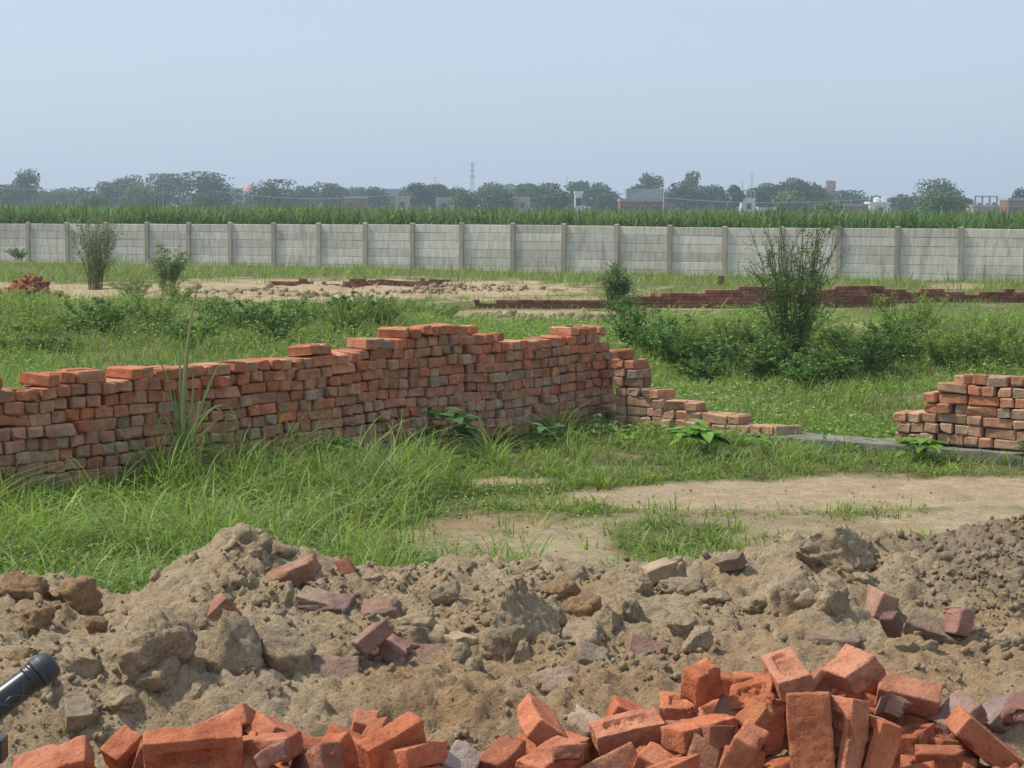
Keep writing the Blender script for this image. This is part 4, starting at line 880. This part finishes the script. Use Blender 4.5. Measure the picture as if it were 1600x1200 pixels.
bushes = [(20, 545, .25, .6, 2), (90, 550, .25, .6, 0), (160, 520, .45, .7, 0), (240, 520, .5, .7, 2), (300, 540, .4, .6, 0), (480, 505, .5, .7, 2), (560, 500, .4, .6, 0), (690, 500, .35, .5, 2), (1060, 575, .4, .5, 0), (1100, 600, .3, .4, 1), (1270, 610, .35, .5, 1), (1390, 560, .5, .6, 0), (1500, 560, .4, .6, 2), (1580, 570, .4, .6, 2), (1022, 560, .62, .62, 0), (985, 545, .5, .45, 0), (1120, 585, .5, .55, 0), (1180, 600, .6, .5, 1), (1240, 598, .62, .6, 0), (1300, 598, .55, .5, 1), (1360, 580, .6, .6, 0), (1420, 548, .62, .65, 2), (1470, 575, .45, .5, 2), (1080, 545, .4, .5, 2), (1140, 560, .45, .5, 2), (1320, 560, .55, .5, 2), (1200, 570, .6, .5, 0),
          (110, 512, .3, .7, 2), (60, 522, .25, .7, 2), (370, 515, .6, .8, 0), (430, 535, .6, .7, 0), (330, 500, .5, .6, 2), (600, 510, .5, .7, 2), (540, 520, .45, .6, 2), (210, 470, .5, .7, 2), (280, 475, .45, .6, 2), (640, 500, .4, .5, 2), (1540, 545, .4, .6, 2), (30, 405, .5, .8, 0)]
BL = ['dense dark green leafy bush', 'dark bush with brown dead twigs', 'light green weedy bush']
def bush_lab(px, py, ty): return BL[ty] + ' on the berm ' + ('around the tall sparse shrub' if 1150 < px < 1340 else 'near the conical shrub' if 900 < px <= 1150 else 'above the squared brick stack' if px >= 1340 else 'behind the reed clump' if 200 < px < 480 else 'behind the tall stack sections' if px >= 480 else 'below the distant brick heap')
for k, (px, py, hh, rr, ty) in enumerate(bushes):
    shrub('bush', bush_lab(px, py, ty) if k < 38 else 'low round bush against the foot of the boundary wall', 'bush', base_px(px, py), hh * rng.uniform(.75, 1.35), rr, 20, 2300 if ty < 2 else 2200, .05 if ty < 2 else .06, [LG[0], LG[3], LG[1]] if ty < 2 else [LG[1], LG[2], G3 * .8], 30 + k, bushy=.7, twig=MAT_TWIG if ty == 1 else MAT_STEM, group=BER if k < 38 else None, leafw=.5 if ty < 2 else .22)
# creeping herbs: uncountable small leaves among the grass
def herbs(name, label, n, yr, hfun, ls, seed, sel):
    g = np.random.default_rng(seed); y = g.uniform(*yr, n * 2); x = g.uniform(-1, 1, n * 2) * (y * .268 + 1); ok = (g.random(n * 2) < sel(x, y)) & clear_of_walls(x, y); x, y = x[ok][:n], y[ok][:n]; m = len(x)
    z = H(x, y) + hfun(x, y) * g.random(m) ** .7; c = np.array([LG[1], LG[2], G1 * .9])[g.integers(0, 3, m)] * g.uniform(.75, 1.25, (m, 1))
    V, F, C = leafmesh(np.stack([x, y, z], -1), rdir(g, m, -.1, .5), rdir(g, m, .5, 1), ls * g.uniform(.6, 1.4, m), ls * .55 * g.uniform(.7, 1.2, m), c, .2)
    o = link(name, mesh_np(name, V, F, False, C, MAT_LEAF), kind='stuff'); tag_stuff(o, label, 'herbs')
herbs('low_herbs', 'small leafy herbs mixed into the near grass', 9000, (9, 14.5), lambda x, y: .05 + .14 * (x < -.6), .032, 301, lambda x, y: cover(x, y) * np.clip(fbm([x * .8, y * .8], 171, 3) * 3 + .25 + .5 * (x < -1.6), 0, 1))
herbs('berm_herbs', 'leafy ground cover over the berms behind the brick stacks', 60000, (16, 33), lambda x, y: .10 + .16 * sstep(22, 26, y), .05, 311, lambda x, y: np.clip(fbm([x * .5, y * .5], 181, 3) * 3 + .45, 0.05, 1) * cover(x, y))
# broad-leaved weeds at the foot of the stacks
def weed(px, py, hpx, spread_px, nl, bright, seed, label, D=None):
    g = np.random.default_rng(seed); P = hit(px, py); Dw = (DL(px) if px < 958 else DR(px)) - .3; P = P if (P - CAM) @ fw < Dw else at(px, 325 + 1.95 * FPX / Dw, Dw); P[2] = float(H(P[0], P[1])); s_ = (P - CAM) @ fw / FPX; hh = hpx * s_; rr = spread_px * s_; root = thing('broadleaf_weed', label, 'weed', P, 'weeds along the brick stacks'); mb = MB()
    Vs = []; Fs = []; Cs = []; n0 = 0
    for b in range(max(1, nl // 6)):
        a = g.uniform(0, 6.28); tip = np.array([math.cos(a) * rr * .55 * g.uniform(.2, 1), math.sin(a) * rr * .4, hh * g.uniform(.55, .9)]); t_ = np.linspace(0, 1, 5)[:, None]
        st_ = tip * t_ + np.array([0, 0, 1]) * np.sin(t_ * 3.14) * hh * .06; st_[0, 2] -= .04; mb.tube(st_, .0035 * np.linspace(1, .5, 5), 4)
        for l in range(6):
            u = g.uniform(.35, 1); p0 = np.array([np.interp(u, t_[:, 0], st_[:, k]) for k in range(3)]); d = rdir(g, 1, .05, .55)[0]; ln = rr * g.uniform(.55, .9); wdt = ln * g.uniform(.42, .6)
            side = np.cross(d, [0, 0, 1]); side /= np.linalg.norm(side); m = 6; rows = []
            for k in range(m):
                tt = k / (m - 1); c = p0 + d * ln * (.1 + tt) + np.array([0, 0, -1]) * ln * .35 * tt ** 2; wv = wdt * .5 * math.sin(math.pi * min(1, tt * .96 + .04)) ** .8 * (1 - .25 * tt); fold = np.array([0, 0, .25 * wv])
                rows += [c - side * wv + fold, c, c + side * wv + fold]
            rows = np.array(rows); f = np.array([[3 * k + j, 3 * k + 1 + j, 3 * k + 4 + j, 3 * k + 3 + j] for k in range(m - 1) for j in range(2)])
            Vs.append(rows); Fs.append(f + n0); n0 += len(rows); col = (np.array([.16, .31, .04]) if bright else np.array([.09, .18, .055])) * g.uniform(.75, 1.25); Cs.append(np.tile(col, (len(rows), 1)))
    mb.build('stem', MAT_STEM, root, True); link('leaves', mesh_np('leaves', np.concatenate(Vs), np.concatenate(Fs), True, np.concatenate(Cs), MAT_LEAF), root)
for k, (px, py, hp, sp, nl, br, lb) in enumerate([(702, 712, 92, 62, 30, 0, 'large dark broad leaved weed against the middle of the brick stack'), (520, 722, 60, 56, 18, 1, 'low bright broad leaved weed below the long sagging stack'), (858, 705, 66, 36, 20, 0, 'dark leafy weed climbing the tall end section of stack'), (1100, 712, 60, 62, 36, 1, 'bright yellow green weed clump in front of the stepped bricks'),
        (975, 700, 36, 30, 10, 1, 'small leafy weed at the corner where the stepped run begins'), (937, 692, 62, 22, 12, 0, 'slender upright weed at the foot of the tall end section'), (1435, 705, 50, 52, 18, 1, 'flat topped broad leaved weed before the squared stack'), (1350, 705, 30, 30, 10, 0, 'small weed at the bare middle of the concrete plinth'), (1300, 708, 34, 30, 10, 0, 'small weed beside the end of the stepped bricks'), (1190, 708, 34, 34, 12, 1, 'leafy weed under the last stepped bricks'), (232, 700, 70, 30, 14, 0, 'dark leafy weed beside the tall reed clump'), (40, 800, 46, 44, 14, 1, 'leafy herb rising from the tall grass before the near stack end'), (1596, 708, 60, 26, 12, 0, 'dark weed leaning on the squared stack')]):
    weed(px, py, hp, sp, nl, br, 60 + k, lb)
# tall reed clump in front of the stack
rp = at(288, 700, DL(288) - .35); rp[2] = float(H(rp[0], rp[1])); rs = (rp - CAM) @ fw / FPX; root = thing('reed_clump', 'clump of long sword shaped reed leaves, one blade towering above the brick stack', 'reed', rp)
RL = [([(286, 690), (287, 620), (292, 540), (303, 475), (309, 438)], 8), ([(282, 690), (281, 600), (281, 520), (283, 455)], 4.5), ([(278, 690), (268, 620), (254, 575), (243, 545)], 5), ([(292, 700), (312, 640), (332, 590), (352, 560)], 6), ([(296, 700), (318, 655), (345, 632), (366, 648), (372, 690)], 7), ([(298, 705), (322, 672), (350, 650), (372, 660)], 6), ([(300, 710), (330, 690), (352, 678), (366, 700)], 5.5),
      ([(276, 705), (262, 660), (250, 655), (246, 690)], 6), ([(290, 700), (300, 630), (298, 575)], 5), ([(284, 700), (276, 640), (270, 600)], 5), ([(294, 705), (305, 660), (310, 630), (316, 640)], 5), ([(272, 705), (252, 670), (235, 665)], 5), ([(288, 700), (291, 600), (296, 520)], 5), ([(302, 708), (340, 700), (356, 706)], 5), ([(280, 705), (296, 670), (330, 640), (340, 660)], 5)]
for k, (pl_, wd) in enumerate(RL):
    pl_ = [(288 + (pl_[0][0] - 288) * .5, 752)] + pl_
    D0 = (rp - CAM) @ fw; pts = np.array([at(x, y, D0 + .12 * math.sin(k * 2.4) * i / len(pl_)) for i, (x, y) in enumerate(pl_)]); t0 = np.linspace(0, 1, len(pts)); tt = np.linspace(0, 1, 12)
    co_ = [np.polyfit(t0, pts[:, j], min(4, len(pts) - 1)) for j in range(3)]; C_ = np.stack([np.polyval(c, tt) for c in co_], -1); yw = rng.uniform(-.5, .5); side = np.array([math.cos(yw), math.sin(yw), 0]); wv = (wd * rs * .36 * np.clip(1.1 - tt ** 4, .1, 1))[:, None]
    rows = np.stack([C_ - side * wv + np.array([0, .006, .004]), C_, C_ + side * wv + np.array([0, .006, .004])], 1).reshape(-1, 3) - rp; f = np.array([[3 * i + j, 3 * i + 1 + j, 3 * i + 4 + j, 3 * i + 3 + j] for i in range(11) for j in range(2)])
    col = np.array([.19, .27, .10]) * rng.uniform(.75, 1.3) if k % 5 else np.array([.33, .30, .16]); o = link('leaf', mesh_np('leaf', rows, f, True, np.tile(col, (len(rows), 1)), MAT_GRASS), root)

# ------------------------------------------------------------------ sugar cane beyond the wall
def cane(n, seed):
    g = np.random.default_rng(seed); px = g.uniform(-700, 2300, n); dz = np.where(g.random(n) < .6, g.random(n) * 14, 14 + g.random(n) ** 1.5 * 110); D = np.array([fence_D(p) for p in px]) + 2.2 + dz
    P = CAM + D[:, None] * (fw + ((px - 800) / FPX)[:, None] * rt); x, y = P[:, 0], P[:, 1]; top = 1.5 + .22 * fbm([x * .25, y * .1], 191, 3) + g.normal(0, .10, n); zb = -.42
    nl = 8; X = np.repeat(x, nl); Y = np.repeat(y, nl); T = np.repeat(top, nl); m = n * nl; hz = T - g.uniform(.25, 1.15, m); L = g.uniform(.55, 1.05, m)
    col = np.array([[.085, .155, .05], [.11, .185, .06], [.16, .235, .085]])[g.integers(0, 3, m)] * g.uniform(.75, 1.25, (m, 1)); k = g.random(m) < .04; col[k] = [.20, .20, .09]
    o = blades('sugar_cane', X, Y, L, g.uniform(.05, .085, m), col, 2, g.uniform(.1, 1.5, m), seed, z=hz, kind='stuff'); tag_stuff(o, 'dense green sugar cane field standing behind the boundary wall', 'sugar cane')
cane(17000, 241)

# ------------------------------------------------------------------ tree line
TREES = [(42, 267, 50, 450, 0), (14, 292, 46, 430, 0), (91, 297, 30, 640, 0), (127, 295, 42, 520, 0), (150, 305, 36, 360, 1), (168, 287, 36, 480, 0), (199, 275, 54, 500, 0), (214, 288, 66, 420, 1), (258, 275, 60, 480, 0), (322, 272, 74, 430, 0), (371, 296, 32, 750, 0), (425, 284, 66, 430, 0), (454, 299, 34, 450, 0),
         (482, 294, 38, 500, 0), (517, 285, 46, 480, 0), (534, 291, 30, 520, 0), (558, 295, 42, 600, 0), (587, 295, 36, 480, 0), (651, 288, 42, 430, 0), (676, 290, 46, 440, 0), (712, 294, 46, 460, 0), (730, 303, 42, 360, 1), (766, 282, 54, 470, 2), (798, 287, 32, 800, 2), (820, 287, 42, 450, 0), (852, 290, 58, 430, 0), (905, 282, 38, 470, 0), (934, 289, 48, 430, 0), (954, 301, 40, 400, 0),
         (1018, 269, 48, 480, 2), (1000, 290, 40, 500, 0), (1083, 265, 44, 470, 2), (1066, 288, 42, 430, 0), (1046, 300, 40, 520, 0), (1100, 292, 44, 430, 0), (1124, 290, 40, 440, 0), (1150, 288, 24, 420, 0), (1192, 289, 46, 430, 0), (1226, 284, 36, 430, 0), (1253, 282, 50, 400, 0), (1281, 291, 42, 430, 0), (1322, 301, 62, 480, 0), (1290, 316, 46, 300, 1), (1372, 307, 22, 700, 0), (1394, 309, 18, 700, 0),
         (1466, 283, 72, 380, 0), (1474, 303, 66, 260, 1), (1418, 308, 42, 400, 0), (1508, 308, 28, 400, 0), (1598, 294, 34, 420, 0), (1640, 290, 60, 420, 0), (-40, 285, 60, 440, 0), (-110, 280, 70, 430, 0), (-190, 288, 60, 480, 0), (1700, 284, 60, 450, 0), (1780, 290, 70, 420, 0), (1240, 303, 50, 350, 1), (780, 300, 50, 380, 0), (870, 305, 40, 350, 0), (640, 302, 36, 420, 0), (330, 300, 60, 380, 0), (80, 305, 60, 480, 0), (240, 300, 60, 400, 0)]
TL = ['broad dark rounded tree in the hazy tree line beyond the cane', 'lighter green bushy tree in front of the tree line beyond the cane', 'tall airy tree with open crown rising over the tree line']
LAND = [(254, 'the tall utility pole'), (337, 'the short utility pole'), (386, 'the pink domed temple'), (554, 'the small red brick house'), (615, 'the tall grey blue house'), (694, 'the low grey house'), (738, 'the lattice pylon'), (816, 'the low pinkish house'), (904, 'the narrow white building'), (1002, 'the long brick shed'), (1170, 'the white house in the trees'), (1295, 'the pink stair tower house'), (1335, 'the low red brick house'), (1376, 'the white house with tanks'), (1436, 'the crossarm utility pole'), (1541, 'the unfinished house'), (1600, 'the plain red brick house')]
def tree_lab(px, ty, wpx, D, kind):
    l = min(LAND, key=lambda a: abs(a[0] - px)); sz = 'small' if wpx < 35 else 'broad' if wpx > 52 else 'middle sized'
    tone = ['dark rounded', 'light green bushy', 'tall airy'][kind] if D < 560 else 'pale far off'
    return '%s %s tree %s %s' % (sz, tone, 'beside' if abs(l[0] - px) < 45 else 'well away from', l[1])
for k, (px, ty, wpx, D, kind) in enumerate(TREES):
    g = np.random.default_rng(900 + k); s_ = D / FPX; top = at(px, ty, D); hh = top[2] + .4; wd = wpx * s_ * 1.12; root = thing('tree', tree_lab(px, ty, wpx, D, kind), 'tree', (top[0], top[1], -.42), 'tree line beyond the cane')
    cr = max(hh * .62, min(wd * .45, hh * .8)); cz = hh - cr * .5; nb = 12 if kind != 2 else 9; n = int(1500 * (1 if kind != 2 else .55) * (.6 + wpx / 80))
    bl = []
    for b in range(nb):
        a = g.uniform(0, 6.28); q = math.sqrt(g.random()) * .62; zz = g.uniform(-.42, .3); sh = math.sqrt(max(.15, 1 - (zz / .62) ** 2)); bl.append((math.cos(a) * q * wd * .5 * sh, math.sin(a) * q * wd * .5, cz + zz * cr, g.uniform(.20, .34) * wd * (1 if kind != 2 else .7)))
    bl.append((g.normal(0, .06) * wd, 0, hh - .22 * wd, .22 * wd)); bl = np.array(bl)
    i = g.integers(0, len(bl), n); d = rdir(g, n, -.7, 1); rr = bl[i, 3] * (.72 + .36 * g.random(n) + .3 * fbm([d[:, 0] * 2 + i, d[:, 1] * 2, d[:, 2] * 2], k, 2))
    P = bl[i, :3] + d * rr[:, None] * np.array([1, 1, .82]); P[:, 2] = np.clip(P[:, 2], .6, hh + .4)
    base = [np.array([.06, .11, .038]), np.array([.10, .165, .05]), np.array([.085, .13, .05])][kind] * g.uniform(.85, 1.2); c = base * g.uniform(.65, 1.35, (n, 1))
    ls = np.clip(s_ * 4.2, .35, 1.1)
    V, F, C = leafmesh(P, rdir(g, n, -.5, .6), d + g.normal(0, .5, (n, 3)), ls * g.uniform(.7, 1.4, n), ls * .8 * g.uniform(.7, 1.3, n), c, .1); link('crown', mesh_np('crown', V, F, False, C, MAT_TREE), root)
    mb = MB(); mb.tube([(0, 0, -.3), (.05 * wd * g.normal(), 0, hh * .35), (.06 * wd * g.normal(), 0, hh * .75)], [wd * .035, wd * .028, wd * .01], 6)
    for b in bl[:6]: mb.tube([(0, 0, hh * .3), tuple((b[:3] + np.array([0, 0, hh * .3])) / 2 + g.normal(0, .05 * wd, 3)), tuple(b[:3])], [wd * .018, wd * .012, wd * .005], 4)
    mb.build('trunk', MAT_BARK, root)

g = np.random.default_rng(555); n = 24000; px_ = g.uniform(-700, 2300, n); D_ = g.uniform(480, 560, n); P0 = CAM + D_[:, None] * (fw + ((px_ - 800) / FPX)[:, None] * rt)
hgt_ = 2.6 + 5 * np.clip(fbm([P0[:, 0] * .05, P0[:, 1] * .02], 701, 3) + .35, 0, 1); P0[:, 2] = -.4 + hgt_ * g.random(n) ** .7
V, F, C = leafmesh(P0, rdir(g, n, -.4, .6), rdir(g, n, 0, 1), g.uniform(.8, 1.5, n), g.uniform(.7, 1.3, n), np.array([.045, .075, .028]) * g.uniform(.65, 1.3, (n, 1)), .1)
o = link('far_scrub', mesh_np('far_scrub', V, F, False, C, MAT_TREE), kind='stuff'); tag_stuff(o, 'low mass of scrub and hedges filling the gaps under the far trees', 'scrub')

# ------------------------------------------------------------------ village houses, poles, pylons
def hm(n, c): return plain(n, c, .85, .15, .18, .5)
HC = {'brick': hm('house_brick', (.26, .115, .085)), 'grey': hm('house_grey', (.34, .34, .33)), 'pink': hm('house_pink', (.44, .33, .28)), 'white': hm('house_white', (.72, .72, .70)), 'dark': hm('house_dark', (.10, .095, .09)), 'sheet': hm('roof_sheet', (.36, .38, .40)), 'tank': hm('tank_white', (.78, .78, .78)), 'rose': hm('temple_pink', (.55, .28, .26))}
def house(label, x0, x1, yt, D, wall, feats=(), depth=7, yb=None):
    a = at(x0, yt, D); b = at(x1, yt, D); wd = b[0] - a[0]; ztop = a[2]; root = thing('house', label, 'house', ((a[0] + b[0]) / 2, a[1], -.42)); hh = ztop + .42; W_ = HC[wall]
    MB().box((0, depth / 2, hh / 2), (wd, depth, hh)).build('wall', W_, root)
    mb = MB()
    for dx in (-1, 1): mb.box((dx * (wd / 2 + .02), depth / 2, hh + .12), (.2, depth + .24, .5))
    mb.box((0, -.02, hh + .12), (wd - .2, .2, .5)); mb.build('parapet', HC['grey'] if wall == 'brick' else W_, root)
    nw = max(1, int(wd / 2.4)); rows = max(1, int((hh - .4) / 3))
    for r_ in range(rows):
        for i in range(nw):
            zc = hh - 1.5 - 3 * r_
            if zc < .6: continue
            xx = -wd / 2 + (i + .5) * wd / nw; o = MB().box((xx, -.03, zc), (1.0, .14, 1.2)).build('window', HC['dark'], root); MB().box((xx, -.12, zc + .72), (1.3, .3, .12)).build('sunshade', HC['grey'], root)
    for f in feats:
        if f == 'tanks':
            for q in (-.12, .2):
                m = MB(); m.tube([(q * wd, 2, hh), (q * wd, 2, hh + 1.1), (q * wd, 2, hh + 1.35)], [.75, .75, .3], 10); m.build('water_tank', HC['tank'], root)
        if f == 'tower': MB().box((wd * .25, 2.5, hh + 1.1), (2.6, 2.6, 2.2)).build('stair_tower', W_, root)
        if f == 'sheet': MB().box((wd * .06, depth / 2, hh + 1.2), (wd * .84, depth, 1.9)).build('sheet_roof', HC['sheet'], root)
        if f == 'frame':
            m = MB()
            for q in (-.45, -.15, .15, .45): m.box((q * wd, .3, hh + 1.0), (.3, .3, 2.0))
            m.box((0, .3, hh + 2.05), (wd * .95, .5, .22)); m.build('column_frame', HC['grey'], root)
        if f == 'dish':
            m = MB(); m.tube([(wd * .2, 0, hh), (wd * .2, -.3, hh + .7), (wd * .2, -.45, hh + .8), (wd * .2, -.5, hh + .82)], [.05, .1, .7, .75], 10); m.build('dish', HC['tank'], root)
        if f == 'dome':
            m = MB(); m.tube([(0, 3, hh + z) for z in (0, .8, 1.6, 2.3, 2.8)], [1.6, 1.9, 1.5, .7, .1], 10); m.build('dome', HC['rose'], root)
house('small red brick house beside the grey blue one in the village', 537, 571, 309, 430, 'brick'); house('tall grey blue house behind trees in the village', 597, 634, 297, 560, 'grey'); house('pale pink box house in front of the tall grey one', 618, 638, 309, 400, 'pink'); house('low grey house between round trees', 681, 708, 311, 400, 'grey'); house('low pinkish house between dark trees', 805, 828, 310, 400, 'pink')
house('narrow tall white building beside the brick shed', 899, 910, 302, 330, 'white', (), 4); house('long brick shed under a grey sheet wall and roof', 969, 1036, 314, 340, 'brick', ('sheet',)); house('white house with dark top storey in the trees', 1161, 1180, 312, 420, 'white', ('frame',)); house('pink white house top with stair tower above trees', 1286, 1304, 295, 520, 'pink', ('tower',)); house('low red brick house by the white one with tanks', 1313, 1357, 321, 400, 'brick')
house('white house with two round water tanks', 1360, 1393, 318, 420, 'white', ('tanks',)); house('unfinished two storey house with open column frame', 1522, 1560, 323, 380, 'pink', ('frame',)); house('plain red brick house beside the unfinished one', 1576, 1625, 312, 380, 'brick'); house('white temple with pink dome beyond the trees', 379, 394, 302, 560, 'white', ('dome',)); house('white house glimpsed between two round trees', 354, 365, 306, 520, 'white')
house('low white compound wall at the cane edge', 1185, 1212, 327.5, 300, 'white', (), 1)
MPOLE = plain('pole_concrete', (.30, .29, .27), .9); MSTEEL = plain('galvanised_steel', (.33, .34, .36), .5, .4)
POLES = [(254, 276, 360, 1, 'tall utility pole in front of the round trees'), (337, 297, 420, 1, 'short utility pole before the big round tree'), (1436, 303, 300, 1, 'utility pole with crossarms before the bright green tree'), (1414, 323, 280, 0, 'short white post at the cane edge'), (1037, 299, 335, 0, 'white pole at the end of the brick shed'), (967, 300, 345, 1, 'thin utility pole beside the brick shed'), (1160, 283, 600, 0, 'thin mast above the village trees'), (886, 276, 900, 0, 'slender radio mast fading in haze')]
for px, py, D, arm, lb in POLES:
    P = at(px, py, D); root = thing('utility_pole' if arm else 'mast', lb, 'pole', (P[0], P[1], -.42)); hh = P[2] + .42; s_ = D / FPX
    MB().tube([(0, 0, -.3), (0, 0, hh)], [s_ * .75, s_ * .5], 6).build('pole', MPOLE if px != 1037 and px != 1414 else HC['white'], root)
    if arm:
        for q in (.35, 1.2): MB().box((0, -.12, hh - q), (1.8, .12, .14)).build('crossarm', MSTEEL, root)
def wire(label, pts):
    (xa, ya, da), (xb, yb, db) = pts; a, b = at(xa, ya, da), at(xb, yb, db); t_ = np.linspace(0, 1, 14)[:, None]; C_ = a + (b - a) * t_; C_[:, 2] -= 1.4 * np.sin(t_[:, 0] * math.pi)
    o = MB().tube(C_, .035, 4).build('power_line', MSTEEL, off=a); o.location = a; tag(o, label, 'power line', 'power lines over the cane')
for lb, p in [('sagging power line from the tall utility pole to the short one', ((254, 280, 360), (337, 299, 420))), ('power line running out of the picture from the tall utility pole', ((254, 280, 360), (-80, 288, 340))), ('power line crossing before the houses from the short utility pole', ((337, 299, 420), (640, 302, 420))), ('power line over the shed from its thin utility pole', ((967, 302, 345), (1436, 306, 300))), ('power line leaving the crossarm pole by the bright green tree', ((1436, 306, 300), (1700, 310, 290)))]: wire(lb, p)
def pylon(px, py, D, wpx, lb, thick):
    P = at(px, py, D); hh = P[2] + .42; s_ = D / FPX; root = thing('transmission_tower', lb, 'pylon', (P[0], P[1], -.42), 'pylons beyond the village'); bw = wpx * s_ * .5; tw = bw * .2
    wz = lambda z: bw + (tw - bw) * min(1, (z / hh) / .8) ** .8
    m = MB(); lv = np.linspace(0, hh, 9)
    for sx in (-1, 1):
        for sy in (-1, 1): m.tube([(sx * wz(z), sy * wz(z), z) for z in lv], thick, 4)
    m.build('legs', MSTEEL, root); m = MB()
    for a, b in zip(lv[:-1], lv[1:]):
        for sy in (-1, 1):
            m.tube([(-wz(a), sy * wz(a), a), (wz(b), sy * wz(b), b)], thick * .7, 4); m.tube([(wz(a), sy * wz(a), a), (-wz(b), sy * wz(b), b)], thick * .7, 4)
    m.build('bracing', MSTEEL, root)
    for q in (.70, .82, .94):
        m = MB(); m.tube([(-bw * 1.1, 0, hh * q), (0, 0, hh * q + hh * .02), (bw * 1.1, 0, hh * q)], thick * 1.1, 4); m.build('crossarm', MSTEEL, root)
pylon(738, 253, 1150, 11, 'steel lattice pylon rising behind the middle of the tree line', .22); pylon(680, 274, 2300, 8, 'faint far pylon beside the larger lattice pylon', .35); pylon(1175, 271, 2100, 9, 'faint far pylon above the village trees with no neighbour', .35)
o = wire('thin transmission line reaching the lattice pylon', ((738, 284, 1150), (560, 292, 1300)))

# ------------------------------------------------------------------ air
m, t, o = mat_new('haze_air'); v = nd(t, 'ShaderNodeVolumePrincipled'); v.inputs['Density'].default_value = HAZE_D; v.inputs['Color'].default_value = HAZE_C; v.inputs['Anisotropy'].default_value = .2
t.links.new(v.outputs[0], o.inputs['Volume'])
hz = MB().box((0, 1350, 30), (3600, 2900, 63.5)).build('haze', m, kind='stuff'); hz['label'] = 'thin bluish haze filling the air over the fields'; hz['category'] = 'haze'
